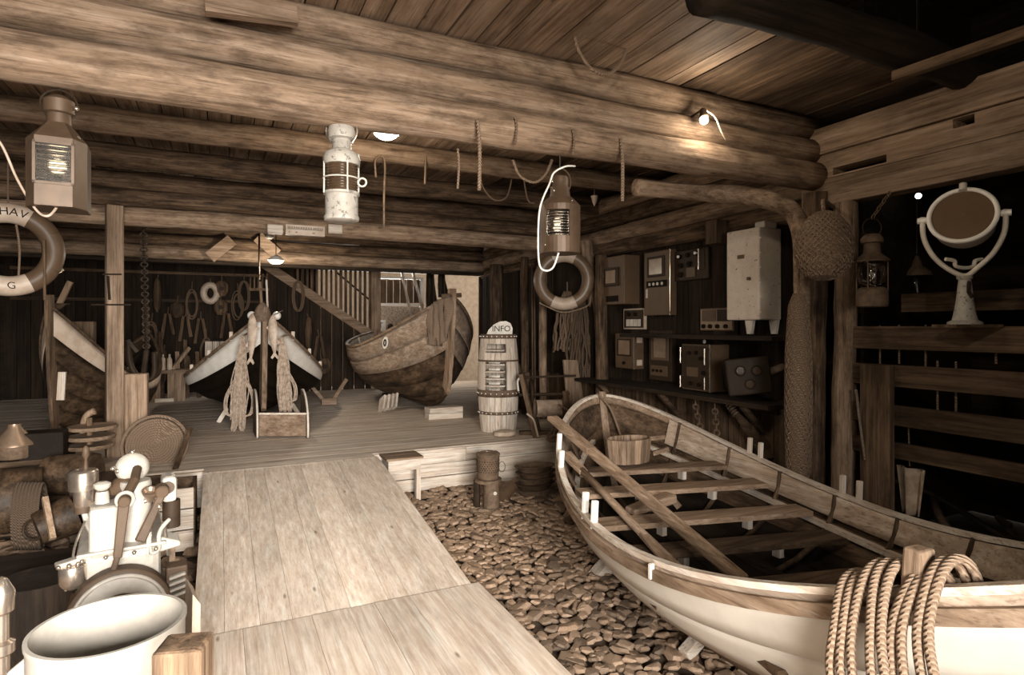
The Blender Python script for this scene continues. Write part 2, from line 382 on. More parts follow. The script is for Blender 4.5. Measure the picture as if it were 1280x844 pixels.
# squared beams over the right side opening, with their old mortises
def slotted(name, X, y0, y1, z0, z1, slots, mat, label):
    t = thing(name, label, 'beam', (X, (y0 + y1) / 2, z0)); m = MB(); a = y1
    for (ya, yb, za, zb) in sorted(slots, key=lambda q: -q[0]):
        m.rng(X - .07, X + .07, ya, a, z0, z1); m.rng(X - .07, X + .07, yb, ya, z0, za); m.rng(X - .07, X + .07, yb, ya, zb, z1); a = yb
    m.rng(X - .07, X + .07, y0, a, z0, z1); m.build('timber', mat, t); return t
def sl(u0, v0, u1, v1, X=XW - .07):
    a = PX(u0, v0, X); b = PX(u1, v1, X); return a, b
XB = XW
a, b = PX(1040, 217, XB - .07), PX(1107, 200, XB - .07)
zl = (a.z + b.z) / 2
MB().rng(XB - .07, XB + .07, -2.1, 3.1, 2.47, 2.66).build('squared_beam', W['midy'], bevel=.008, label='lowest squared beam over the right side opening, above the searchlight', cat='beam')
c, d = PX(1190, 145, XB - .07), PX(1217, 145, XB - .07)
slotted('squared_beam', XB + .01, -2.1, 3.1, 2.664, 2.835, [(a.y, b.y, 2.675, 2.725), (c.y, d.y, 2.775, 2.83)], W['midy'], 'middle squared beam with cut mortises over the right side opening')
MB().rng(XB - .085, XB + .07, -2.1, 3.1, 2.84, 3.03).build('squared_beam', W['midy'], bevel=.008, label='top squared beam against the ceiling over the right side opening', cat='beam')
# ------------------------------------------------------------------ raised deck
DZ = .41; DY = 5.7
deck = thing('raised_deck', 'raised plank deck at the back of the boathouse carrying two boats', 'deck', (.4, DY, 0))
y = DY
while y < 12.4:
    wd = random.uniform(.105, .135)
    MB().rng(-3.2, 3.9 if y < 9.4 else 5.8, y + .0008, y + wd - .0012, DZ - .035, DZ + random.uniform(-.0006, .0006)).build('plank', W['deckx'], deck)
    y += wd
MB().rng(-3.2, 3.9, DY + .12, DY + .2, .2, DZ - .04).rng(-3.2, 3.9, 9, 9.1, 0, DZ - .04).build('joist', W['oldx'], deck)
for (x0, x1, z0, z1, yy) in ((1.25, 2.22, .27, .405, 5.66), (1.25, 2.4, .14, .265, 5.67), (1.42, 2.38, .02, .135, 5.655), (2.225, 3.9, .27, .40, 5.665), (2.4, 3.9, .12, .265, 5.67), (2.39, 3.9, -.02, .115, 5.68),
        (-.35, -.05, .26, .40, 5.66), (-.4, -.05, .1, .255, 5.67), (-3.2, -.4, .24, .4, 5.67), (-3.2, -.42, .05, .23, 5.68)):
    MB().rng(x0, x1, yy - .015, yy + .015, z0, z1).build('face_board', W['palex'] if x0 > -1 else W['oldx'], deck, bevel=.003)
box = thing('front_box', 'small plank box with a dark lid standing against the deck front beside the ramp', 'box', (1.5, 5.5, 0))
MB().rng(1.36, 1.66, 5.36, 5.6, .30, .40).build('side', W['palex'], box); MB().rng(1.34, 1.68, 5.34, 5.62, .40, .42).build('lid', W['midx'], box)
MB().rng(1.62, 1.66, 5.36, 5.42, -.02, .30).build('leg', W['palez'], box); MB().rng(1.36, 1.4, 5.36, 5.42, -.02, .30).build('leg', W['palez'], box)
# ------------------------------------------------------------------ ramp and its landing
RX0, RX1, RYA, RYB = -.12, 1.30, 5.52, 3.22
rampt = thing('plank_ramp', 'wide plank ramp sloping up from the landing to the raised deck', 'ramp', (.6, 4.4, 0))
edges = [RX0, .02, .18, .33, .50, .62, .82, .93, 1.10, 1.22, RX1]
for k in range(10):
    MB().bar(((edges[k] + edges[k + 1]) / 2, RYB + .004, .116), ((edges[k] + edges[k + 1]) / 2, RYA, DZ - .005), edges[k + 1] - edges[k] - .0015, .03).build('plank', W['decky'], rampt)
MB().bar((RX0 + .06, RYB + .1, .05), (RX0 + .06, RYA - .03, DZ - .075), .05, .1).bar((RX1 - .06, RYB + .1, .05), (RX1 - .06, RYA - .03, DZ - .075), .05, .1).build('bearer', W['oldy'], rampt)
MB().rng(RX0, RX1 - .02, RYA - .03, RYA + .15, DZ, DZ + .007).build('threshold', W['palex'], rampt)
land = thing('plank_landing', 'level plank landing at the foot of the ramp, nearest the viewer', 'platform', (.6, 2.0, 0))
edges = [-.04, .10, .27, .42, .60, .74, .93, 1.12, 1.34]
for k in range(8):
    MB().rng(edges[k] + .0008, edges[k + 1] - .0008, .2, RYB - .006, .1, .137 + random.uniform(-.001, .001)).build('plank', W['decky'], land)
MB().rng(-.02, 1.32, 3.0, 3.1, -.02, .099).rng(-.02, 1.32, 1.2, 1.3, -.02, .099).build('bearer', W['oldx'], land)
# ------------------------------------------------------------------ posts
def sq(name, x, y, z0, z1, w, d, mat, label, cat='post', rz=0.0, bev=.01):
    return MB(frame((x, y, 0), rz)).rng(-w / 2, w / 2, -d / 2, d / 2, z0, z1).build(name, mat, bevel=bev, label=label, cat=cat)
pl = PY(143, 560, 6.6)
sq('squared_post', pl.x, 6.6, DZ, 2.72, .135, .13, W['midz'], 'tall squared post with iron rods, left of the deck', rz=.25)
pr = thing('iron_rods', 'two thin iron rods driven through the tall left post', 'rod', (pl.x, 6.5, 1.9))
for v, a0, a1 in ((343, 128, 152), (381, 114, 163)): MB().tube([PY(a0, v, 6.525), PY(a1, v, 6.525)], .008, 6).build('rod', IRON, pr)
MB().tube([PY(135, 345, 6.52), PY(137, 375, 6.52)], .012, 6).build('clamp', IRON, pr)
q = PY(170, 560, 6.75); sq('timber_stub', q.x, 6.75, DZ, 1.16, .2, .14, W['midz'], 'short squared timber stub beside the tall left post')
# right post group
p1, p2 = (XW - .12, 3.0), (XW - .07, 2.83)
log('round_post', (XW - .1, 2.98, -.03), (XW - .08, 2.98, 2.56), .085, W['dlogz'], 'round post under the right end of the front cross beam, netting on its left', 31, cat='post')
log('round_post', (XW - .03, 2.78, -.03), (XW - .03, 2.78, 2.46), .075, W['logz'], 'slim round post right beside the netted post', 32, cat='post')
kn = [PY(1003, 400, 2.88), PY(1003, 330, 2.88), PY(1001, 290, 2.9), PY(988, 262, 2.93), PY(960, 250, 2.97), PY(915, 243, 3.06), PY(860, 240, 3.16), PY(795, 234, 3.2)]
def smooth(pts, n=8):
    pts = [V(p) for p in pts]; out = []
    for i in range(len(pts) - 1):
        a = pts[max(i - 1, 0)]; b = pts[i]; c = pts[i + 1]; d = pts[min(i + 2, len(pts) - 1)]
        for k in range(n):
            t = k / n; out.append(.5 * ((2 * b) + (c - a) * t + (2 * a - 5 * b + 4 * c - d) * t * t + (3 * b - a - 3 * c + d) * t ** 3))
    return out + [pts[-1]]
kp = smooth(kn, 6)
MB().tube(kp, [.07 - .03 * abs(i / len(kp) - .45) for i in range(len(kp))], 14, wob=.2, seed=4).build('knee_brace', W['logx'], None, 'all', label='natural curved branch bracing the netted post to the front beam', cat='brace')
# right side wall over the deck and behind the boat
lw = thing('board_wall', 'low wall of upright boards behind the rowing boat, below the instruments', 'wall', (XW, 4.5, 0))
vboards(3.15, 9.3, XW + .02, -.02, 1.0, .13, W['oldz'], lw, 'y', gap=.012)
MB().rng(XW + .04, XW + .08, 3.15, 9.3, .5, .6).build('rail', W['oldy'], lw)
bk = thing('dark_board_wall', 'shade-dark board wall the instruments hang on', 'wall', (XW + .2, 5, 1))
vboards(3.15, 9.3, XW + .12, 1.02, 2.42, .17, W['darkz'], bk, 'y', gap=.01)  # shade behind the instruments is painted into these boards
sh = thing('instrument_shelf', 'long dark shelf carrying the lower row of old instruments', 'shelf', (XW - .1, 4.6, .98))
MB().rng(XW - .30, XW + .12, 3.2, 5.9, .985, 1.02).build('board', W['darky'], sh)
for yy in (3.5, 4.5, 5.5): MB().bar((XW, yy, .75), (XW - .24, yy, .98), .04, .04).build('bracket', W['oldx'], sh)
sh2 = thing('instrument_shelf', 'narrow dark shelf under the big enamel cabinet', 'shelf', (XW - .1, 4.2, 1.55))
MB().rng(XW - .26, XW + .12, 3.2, 5.1, 1.50, 1.535).build('board', W['darky'], sh2)
# rail fence on the right
XR = XW - .02
for k, (zt, zb, X, lab) in enumerate(((1.61, 1.46, XR, 'top worn rail of the right side fence, searchlight standing on it'), (1.36, 1.22, XR, 'second rail down of the right side fence'), (1.10, .97, XR, 'third rail down of the right side fence'), (.86, .76, XR, 'lowest rail of the right side fence behind the rowing boat'))):
    MB().rng(X - .025, X + .025, -1.9, 2.72, zb, zt).build('fence_rail', W['oldy'], bevel=.004, label=lab, cat='rail')
MB().rng(4.75, 4.8, -.5, 2.9, 1.72, 1.86).build('rear_rail', W['oldy'], label='pale rail in the dark further behind the searchlight', cat='rail')
qa = PX(1078, 455, XR - .06); qb = PX(1115, 455, XR - .06)
MB().rng(XR - .09, XR - .03, qb.y, qa.y, -.02, 1.36).build('fence_post', W['oldz'], bevel=.005, label='broad upright board holding the right side fence rails', cat='post')
for k, (yy, lab) in enumerate(((1.15, 'rough post of the right side fence at the far right'),)):
    MB().rng(XR + .03, XR + .13, yy - .05, yy + .05, -.02, 2.46).build('fence_post', W['darkz'], label=lab, cat='post')
# posts over the deck along the right wall
for (u, v0, v1, Y, r, m, lab) in ((656, 300, 560, 7.4, .055, 'dlogz', 'slim dark pole standing behind the INFO barrel'), (679, 360, 548, 6.9, .05, 'logz', 'pale pole with a sawn foot behind the winch'),
        (620, 330, 520, 8.5, .10, 'dlogz', 'broad rough post at the right end of the rear beam')):
    a = PY(u, v0, Y); log('upright_pole' if r < .1 else 'round_post', (a.x, Y, DZ), (a.x, Y, 2.48 if r > .1 else 2.56), r, W[m], lab, int(u), cat='post', n=24)
a = PY(769, 545, 6.0); b = PY(733, 300, 6.0)
log('leaning_pole', (a.x, 6.0, .0), b, .075, W['logz'], 'pale knotty pole leaning left of the old instruments', 41, cat='post', n=24)
a = PX(752, 470, XW - .1); log('round_post', (a.x, a.y, 0), (a.x, a.y, 2.4), .07, W['dlogz'], 'dark round post between the leaning pole and the instruments', 42, cat='post', n=24)
vb = thing('dark_board_wall', 'shade-dark boards lining the right wall over the deck', 'wall', (XW, 7.5, DZ))
vboards(5.95, 9.2, XW - .02, DZ + .6, 2.42, .18, W['darkz'], vb, 'y')  # shade of the right wall is in the board colour here too
# diagonal braces at the rear beam
for (u0, v0, u1, v1, lab) in ((262, 322, 290, 300, 'pale diagonal brace on the rear beam, left of the hanging bulb'), (346, 318, 322, 296, 'pale diagonal brace on the rear beam behind the hanging bulb')):
    MB().bar(PY(u0, v0, 9.16), PY(u1, v1, 9.16), .16, .03, up=(0, 1, 0)).build('brace_board', W['midx'], label=lab, cat='brace')
# ------------------------------------------------------------------ stair flank with slats, back opening, outbuilding
stair = thing('stair_flank', 'slatted side of the stair at the back right', 'stair', PY(420, 420, 11.65))
dg = lambda u: 335 + (u - 332) * .66
for i, u in enumerate(range(372, 466, 6)):
    w2 = random.uniform(.036, .052)
    a = PY(u, 300, 11.65); zb = PY(u, dg(u), 11.65).z
    MB().rng(a.x - w2 / 2, a.x + w2 / 2, 11.63, 11.65, zb, 3.1).build('slat', W['oldz'], stair)
for i, (du, mat, t) in enumerate(((0, 'midx', .16),)):
    MB().bar(PY(330, 330, 11.60), PY(474, 425, 11.60), .04, t, up=(0, 0, 1)).build('stringer', W['midx'], stair)
MB().bar(PY(420, 340, 11.68), PY(474, 385, 11.68), .03, .03).build('hand_rail', W['darkx'], stair)
MB().rng(PY(470, 400, 11.60).x - .1, PY(470, 400, 11.60).x + .08, 11.55, 11.65, DZ, 3.1).build('newel_post', W['midz'], stair)
vboards(PY(345, 0, 12.4).x, PY(372, 0, 12.4).x, 12.4, DZ, 3.1, .15, W['darkz'], stair)
us = [332 + (470 - 332) * i / 10 for i in range(11)]
for i in range(10):
    a = PY(us[i], 0, 11.70); b = PY(us[i + 1], 0, 11.70); za = PY(us[i], dg(us[i]) + 3, 11.70).z; zb_ = PY(us[i + 1], dg(us[i + 1]) + 3, 11.70).z
    MB().prism([(a.x + .004, 11.69, DZ), (b.x - .004, 11.69, DZ), (b.x - .004, 11.69, zb_), (a.x + .004, 11.69, za)], (0, .02, 0)).build('shade_infill_board', W['darkz'], stair)  # dark infill added so the space under the stair stays black
out = thing('outbuilding', 'whitewashed outbuilding seen through the back opening', 'building', (3.5, 15, 0))
MB().rng(-1, 9, 15.0, 15.2, -.2, 5).build('wall', CREAM, out)
MB().rng(-1, 9, 12.8, 15.0, -.2, -.1).build('yard', SAND, out)
win = thing('white_window_frame', 'white framed window panel standing in the back opening', 'window', PY(497, 400, 12.10))
def YB(u, v, Y=12.10): return PY(u, v, Y)
def flat(mb, u0, v0, u1, v1, Y, t, mi=0):
    a = PY(u0, v0, Y); b = PY(u1, v1, Y); return mb.rng(a.x, b.x, Y - t / 2, Y + t / 2, b.z, a.z, mi)
for (n, r) in (('frame_rail', (471, 345, 529, 350)), ('frame_rail', (471, 379, 529, 383)), ('frame_stile', (471, 350, 475, 483)), ('frame_stile', (525, 350, 529, 483))):
    flat(MB(), *r, 12.10, .06).build(n, WHITE, win)
for i in range(6): flat(MB(), 475 + i * 8.4, 350, 475 + i * 8.4 + 7.6, 379, 12.14, .02).build('board', W['oldz'], win)
flat(MB(), 475, 383, 525, 412, 12.14, .02).build('lower_panel', paint('mottled_plaster', .5, .8, dirt=.7, scale=26), win)
for (u0, v0, u1, v1, lab) in ((502, 340, 516, 405, 'left of the two pale poles leaning on the white window frame'), (516, 340, 531, 398, 'right of the two pale poles leaning on the white window frame')):
    MB().bar(PY(u0, v0, 12.05), PY(u1, v1, 12.05), .07, .04).build('leaning_board', W['palez'], label=lab, cat='pole')
pot = thing('white_sign', 'small white letter board beside dark jars below the window frame', 'sign', PY(475, 412, 11.85))
flat(MB(), 469, 400, 482, 414, 11.85, .03).build('board', WHITE, pot)
text('T', facing(PY(476, 407, 11.82), (1, 0, 0)), .15, BLACK, pot)
for k, u in enumerate((488, 497)):
    a = PY(u, 410, 11.75); MB().lathe([(.045, -.0), (.06, .05), (.05, .13), (.03, .16)], a - V((0, 0, .08)), n=12).build('jar', GREYD, label=('left' if k == 0 else 'right') + ' dark jar beside the white letter board at the back', cat='jar')
# a bench that carries the sign and the jars
a = PY(468, 416, 11.70); b = PY(528, 416, 11.90); MB().rng(a.x, b.x, 11.65, 11.95, a.z - .06, a.z - .01).rng(a.x + .03, a.x + .08, 11.75, 11.85, DZ, a.z - .06).rng(b.x - .08, b.x - .03, 11.75, 11.85, DZ, b.z - .06).build('back_bench', W['oldx'], label='rough bench under the white window frame at the back', cat='bench')
# dark hanging cloths in the opening right of the window
for (u0, u1, v1, lab) in ((532, 546, 395, 'dark cloth hanging just right of the white window frame'), (547, 559, 372, 'dark narrow cloth hanging in the back opening')):
    a = PY(u0, 342, 11.45); b = PY(u1, v1, 11.45)
    MB().grid(lambda s, t, a=a, b=b: V((a.x + (b.x - a.x) * (s * (.7 + .3 * t) + .1), 11.45 + .05 * math.sin(s * 14 + t * 3), a.z + (b.z - a.z) * t)), 14, 8).build('dark_cloth', GREYD, None, 'all', solid=.01, label=lab, cat='cloth')
a = PY(537, 340, 11.45); MB().rng(a.x - 1.0, a.x + 1.2, 11.43, 11.47, a.z, a.z + .05).build('cloth_rod', W['oldx'], label='thin rail the dark cloths hang from at the back', cat='rail')
a = PY(598, 345, 11.15); vb2 = thing('side_boards', 'rough upright boards right of the bright back opening', 'boards', (a.x + .5, 11.15, DZ))
vboards(a.x, min(a.x + 1.9, 5.85), 11.15, DZ, 2.6, .16, W['oldz'], vb2, 'x')
# ================================================================== BOATS
class Hull:
    def __init__(h, F, N, B, p, zf, zm, zn, zk, rake=.80, krise=.25, fine=.0):
        h.F = V((F[0], F[1], 0)); h.N = V((N[0], N[1], 0)); h.d = h.N - h.F; h.L = h.d.length; h.n = V((-h.d.y, h.d.x, 0)) / h.L
        h.B, h.p, h.zf, h.zm, h.zn, h.zk, h.rake, h.kr = B, p, zf, zm, zn, zk, rake, krise
    def sheer(h, t): return h.zm + (h.zf - h.zm) * max(0, 1 - 2 * t) ** 2 + (h.zn - h.zm) * max(0, 2 * t - 1) ** 2
    def pt(h, t, s, side, off=0.0):
        t = min(max(t, 0), 1); zs = h.sheer(t); zk = h.zk + h.kr * abs(2 * t - 1) ** 6
        a = s * math.pi / 2; fz = (1 - math.cos(a)) ** .9; fy = math.sin(a) ** .85
        kk = h.rake + (1 - h.rake) * fz ** .55
        tt = .5 + (t - .5) * kk
        # finer ends low down
        bb = h.B * max(0, 4 * t * (1 - t)) ** (h.p + (1 - fz) * .45)
        y = bb * fy + off * math.sin(a) if 0 < t < 1 else off * math.sin(a)
        z = zk + (zs - zk) * fz - off * math.cos(a) * (1 if s < 1 else 0)
        return h.F + h.d * tt + h.n * (side * y) + V((0, 0, z))
def ts(n): return [.5 - .5 * math.cos(math.pi * i / n) for i in range(n + 1)]
def strake(h, s0, s1, side, th=.016, lap=.014, n=44, mi_out=0, mi_in=1, t0=0, t1=1, base=0.0):
    m = MB(); T = [t0 + (t1 - t0) * q for q in ts(n)]; k = 3; rows = []
    for t in T:
        ro = []; ri = []
        for j in range(k + 1):
            s = s0 + (s1 - s0) * j / k; o = base + th * .5 + lap * (1 - j / k)
            ro.append(h.pt(t, s, side, o)); ri.append(h.pt(t, s, side, o - th))
        rows.append(ro + ri[::-1])
    w = 2 * (k + 1); vs = [p for r in rows for p in r]; f1 = []; f2 = []
    for i in range(n):
        for j in range(w):
            q = (i * w + j, i * w + (j + 1) % w, (i + 1) * w + (j + 1) % w, (i + 1) * w + j)
            (f1 if j < k else f2).append(q if side > 0 else q[::-1])
    b = len(m.v); m.v = vs; m.f = [list(q) for q in f1 + f2]; m.m = [mi_out] * len(f1) + [mi_in] * len(f2); return m
def railing(h, side, w, ht, off=.0, dz=.0, n=44, t0=0.0, t1=1.0, s=1.0):
    m = MB(); rows = []
    for t in ts(n):
        t = t0 + (t1 - t0) * t; p = h.pt(t, s, side, 0)
        e = 1e-3; a = h.pt(max(t - e, 0), s, side); b = h.pt(min(t + e, 1), s, side); d = (b - a); d.z = 0; d.normalize()
        o = V((d.y, -d.x, 0)) * (side if (V((d.y, -d.x, 0))).dot(h.n) > 0 else -side)
        p = p + o * off + V((0, 0, dz)); rows.append([p - o * w / 2 - UP * ht / 2, p + o * w / 2 - UP * ht / 2, p + o * w / 2 + UP * ht / 2, p - o * w / 2 + UP * ht / 2])
    m.v = [q for r in rows for q in r]
    for i in range(n):
        for j in range(4): m.f.append([i * 4 + j, i * 4 + (j + 1) % 4, (i + 1) * 4 + (j + 1) % 4, (i + 1) * 4 + j])
    m.f += [[0, 1, 2, 3], [n * 4 + j for j in (3, 2, 1, 0)]]; m.m = [0] * len(m.f); return m
def stem(h, end, w, ht, extra=.05, out=.03):
    t = end; sgn = -1 if end == 0 else 1; dd = h.d.normalized() * sgn; pts = []
    for i in range(11):
        s = i / 10; pts.append(h.pt(t, s, 1, 0) + dd * (out))
    pts[-1] += V((0, 0, extra)); m = MB(); prev = None; k = len(pts)
    vs = []
    for i, p in enumerate(pts):
        d = (pts[min(i + 1, k - 1)] - pts[max(i - 1, 0)]).normalized(); nrm = h.n; o = d.cross(nrm).normalized()
        if o.dot(dd) < 0: o = -o
        for a, b in ((-.5, -.6), (.5, -.6), (.3, .5), (-.3, .5)): vs.append(p + nrm * w * a + o * ht * b)
    m.add(vs, [(i * 4 + j, i * 4 + (j + 1) % 4, i * 4 + 4 + (j + 1) % 4, i * 4 + 4 + j) for i in range(k - 1) for j in range(4)] + [(0, 1, 2, 3), (k * 4 - 1, k * 4 - 2, k * 4 - 3, k * 4 - 4)])
    return m
def keel(h, w, ht):
    m = MB(); T = ts(24); vs = []
    for t in T:
        p = h.pt(t, 0, 1, 0)
        for a, b in ((-.5, -1), (.5, -1), (.5, .1), (-.5, .1)): vs.append(p + h.n * w * a + V((0, 0, ht * b)))
    return m.add(vs, [(i * 4 + j, i * 4 + (j + 1) % 4, i * 4 + 4 + (j + 1) % 4, i * 4 + 4 + j) for i in range(24) for j in range(4)] + [(0, 1, 2, 3), (99, 98, 97, 96)])
def boat(name, label, h, levels, mats, inside, rail, stemm, keelm, railw=.04, railh=.03, rub=None, stemw=.06, stemh=.09, extra=(.05, .05), ribs=6, ribm=None):
    t = thing(name, label, 'boat', h.F + h.d * .5 + V((0, 0, h.zk)))
    for i in range(len(levels) - 1):
        for sd in (-1, 1):
            mm = mats[i]
            strake(h, levels[i], levels[i + 1], sd).build('strake', [mm, inside if not isinstance(inside, list) else inside[i]], t, 'all')
    for sd in (-1, 1):
        railing(h, sd, railw, railh, -.0, .008).build('gunwale', rail, t)
        if rub: railing(h, sd, .022, .045, .024, -.012, s=levels[-2] + .015).build('rubbing_strip', rub, t)
    for e in (0, 1): stem(h, e, stemw, stemh, extra[e]).build('stem', stemm, t)
    keel(h, .05, .07).build('keel', keelm, t)
    for i in range(ribs):
        tt = .12 + .76 * i / (ribs - 1); pts = [h.pt(tt, s, -1, -.02) for s in (1, .85, .7, .55, .4, .25, .12)] + [h.pt(tt, s, 1, -.02) for s in (.12, .25, .4, .55, .7, .85, 1)]
        MB().tube([p - V((0, 0, .0)) for p in pts], .016, 6).build('rib', ribm or inside if not isinstance(inside, list) else ribm, t)
    return t
def near_t(h, side, u, dz=0.0, lo=0.02, hi=.98):
    best = None
    for i in range(400):
        t = lo + (hi - lo) * i / 399; p = h.pt(t, 1, side); D = p.x * S + p.y * C
        if D < .3: continue
        uu = 640 + FP * (p.x * C - p.y * S) / D
        if best is None or abs(uu - u) < best[0]: best = (abs(uu - u), t)
    return best[1]
# ---- the open rowing boat at the right
HULLW = paint('hull_white', .52, .4, dirt=.1, neutral=True)
H1 = Hull((2.984, 4.385), (1.992, .349), .808, .553, 1.004, .599, 1.149, .13, rake=.82, krise=.1)
LV = [0, .22, .4, .56, .76, .945, 1]
lside = -1 if (H1.n * -1).dot(V((-1, 0, 0))) > 0 else 1
b1 = boat('rowing_boat', 'large open wooden rowing boat with white strake, oars lying inside, right foreground', H1, LV,
     [W['midy'], W['midy'], W['oldy'], HULLW, HULLW, W['tany']], [W['darky'], W['darky'], W['darky'], W['oldy'], W['oldy'], W['midy']], W['paley'], W['midz'], W['oldy'], rub=W['midy'], ribs=8, ribm=W['oldz'], railw=.036, railh=.022, extra=(.03, .1))
for sd in (-1, 1):
    railing(H1, sd, .035, .03, -.035, 0, s=.74, t0=.04, t1=.96).build('riser', W['paley'], b1)  # pale tone stands in for light caught along the riser
strake(H1, .80, .99, -lside, th=.012, lap=0, t0=.10, t1=.97, base=-.022).build('inner_board', W['tany'], b1, 'all')
strake(H1, .88, .99, lside, th=.012, lap=0, t0=.10, t1=.97, base=-.022).build('inner_board', W['tany'], b1, 'all')
def thwart(tt, z, w=.16, th=.03, mat='midx', name='thwart'):
    s = .72; a = H1.pt(tt, s, -1, -.02); b = H1.pt(tt, s, 1, -.02); a.z = b.z = z
    MB().bar(a, b, w, th).build(name, W[mat], b1)
    for k in (.32, .72):
        c = a.lerp(b, k); MB().box((c.x, c.y, z - .05), (.035, .05, .07)).build('thwart_knee', W['palez'], b1)
for tt, z, m in ((.225, .60, 'midx'), (.31, .55, 'midx'), (.40, .47, 'midx'), (.47, .40, 'oldx'), (.60, .40, 'oldx'), (.76, .45, 'oldx')): thwart(tt, z, mat=m)
for k in range(-2, 3):
    MB().bar(H1.F + H1.d * .2 + H1.n * k * .13 + UP * .235, H1.F + H1.d * .82 + H1.n * k * .13 + UP * .235, .12, .015).build('bottom_board', W['darky'], b1)
for sd, us in ((lside, (694, 701, 731, 742)), (-lside, (937, 950, 1053, 1073))):
    for u in us:
        t = near_t(H1, sd, u, lo=.03, hi=.8 if sd == lside else .95); p = H1.pt(t, 1, sd)
        MB().bar(p - UP * .02, p + UP * .125 + V((.008, 0, 0)), .026, .03).build('thole_pin', WHITE if sd == lside else W['palez'], b1, bevel=.003)
t = near_t(H1, lside, 1150, lo=.5); p = H1.pt(t, 1, lside)
MB().bar(p - UP * .03, p + UP * .12 + V((.0, 0, 0)), .075, .06, w2=.06, h2=.05).build('mooring_post', W['midz'], b1, bevel=.008)
t2 = near_t(H1, lside, 822, lo=.3); p2 = H1.pt(t2, 1, lside); MB().bar(p2 - UP * .055 + V((-.03, 0, 0)), p2 + UP * .005 + V((-.03, 0, 0)), .022, .012).build('cleat', W['palez'], b1)
# breasthook ropes at the far stem
e = H1.pt(0, 1, 1); MB().tube(smooth([e + V((-.05, -.02, .02)), e + V((.0, -.14, -.1)), e + V((.03, -.25, -.33))], 6), .010, 8).build('painter_rope', ROPE, b1, 'all')
# oars
def oar(label, a, b, blade_at_a, bw=.12):
    a = V(a); b = V(b); d = (b - a).normalized(); t = thing('oar', label, 'oar', (a + b) / 2, )
    bl = a + d * .75 if blade_at_a else a; e2 = b if blade_at_a else b - d * .75
    m = MB(); m.tube([bl, bl.lerp(e2, .3), e2], [.022, .027, .027], 10); m.build('shaft', W['midy'], t, 'all')
    if blade_at_a: MB().bar(a, bl + d * .05, bw, .016, w2=.05, h2=.03).build('blade', W['midy'], t, bevel=.004)
    else: MB().bar(e2 - d * .05, b, .05, .03, w2=bw, h2=.016).build('blade', W['midy'], t, bevel=.004)
    return t
o1a = P(690, 522, 4.45); o1b = P(930, 727, 2.72)
t = thing('oar', 'long heavy oar laid slanting across the thwarts of the rowing boat', 'oar', (o1a + o1b) / 2)
dd = (o1b - o1a); MB().bar(o1a, o1a + dd * .30, .085, .03, w2=.075, h2=.045).build('blade', W['midy'], t, bevel=.006)
MB().bar(o1a + dd * .29, o1b, .07, .05, w2=.06, h2=.055).build('shaft', W['midy'], t, bevel=.014)
o2a = P(706, 566, 4.15); o2b = P(846, 712, 3.0); dd = o2b - o2a
t = thing('oar', 'shorter oar lying low beside the near side of the rowing boat', 'oar', (o2a + o2b) / 2)
MB().bar(o2a, o2a + dd * .22, .10, .02, w2=.06, h2=.03).build('blade', W['midy'], t, bevel=.005)
MB().tube([o2a + dd * .2, o2a + dd * .78], .024, 10).build('shaft', W['midy'], t, 'all'); MB().bar(o2a + dd * .76, o2b, .05, .03, w2=.09, h2=.018).build('grip', W['midy'], t, bevel=.005)
# second pole/board along the far side: bright inner board
# wooden tub in the bow
c = P(786, 577, 4.35); tub = thing('wooden_tub', 'low oval wooden tub standing in the far bow of the rowing boat', 'tub', c)
ns = 18
for i in range(ns):
    a0 = 2 * math.pi * i / ns; a1 = 2 * math.pi * (i + .93) / ns; R1, R2 = .185, .17
    f = lambda a, r, z: c + V((math.cos(a) * r, math.sin(a) * r * .62, z)); mb = MB()
    mb.add([f(a0, R1 - .02, 0), f(a1, R1 - .02, 0), f(a1, R1, .17), f(a0, R1, .17), f(a0, R2 - .02, 0), f(a1, R2 - .02, 0), f(a1, R2, .17), f(a0, R2, .17)], [(0, 1, 2, 3), (5, 4, 7, 6), (4, 0, 3, 7), (1, 5, 6, 2), (3, 2, 6, 7), (4, 5, 1, 0)]).build('stave', W['midz'], tub)
MB().lathe([(.16, .01), (.16, .03)], c, n=24, sy=.62).build('bottom', W['oldx'], tub)
MB().bar(c + V((.15, -.04, .16)), c + V((.26, -.08, .17)), .03, .03).bar(c + V((.15, -.08, .06)), c + V((.26, -.12, .09)), .03, .03).build('lug', W['midx'], tub)
# bailer on bottom boards
c = P(820, 630, 3.75); bl = thing('wooden_bailer', 'small wooden bailer lying between the thwarts of the rowing boat', 'bailer', c)
MB().bar(c + V((-.2, 0, -.02)), c + V((.14, .03, .02)), .09, .04, w2=.12, h2=.06).build('scoop', W['midx'], bl, bevel=.01); MB().bar(c + V((.14, .03, .02)), c + V((.17, -.02, -.04)), .03, .03).build('handle', W['midx'], bl)
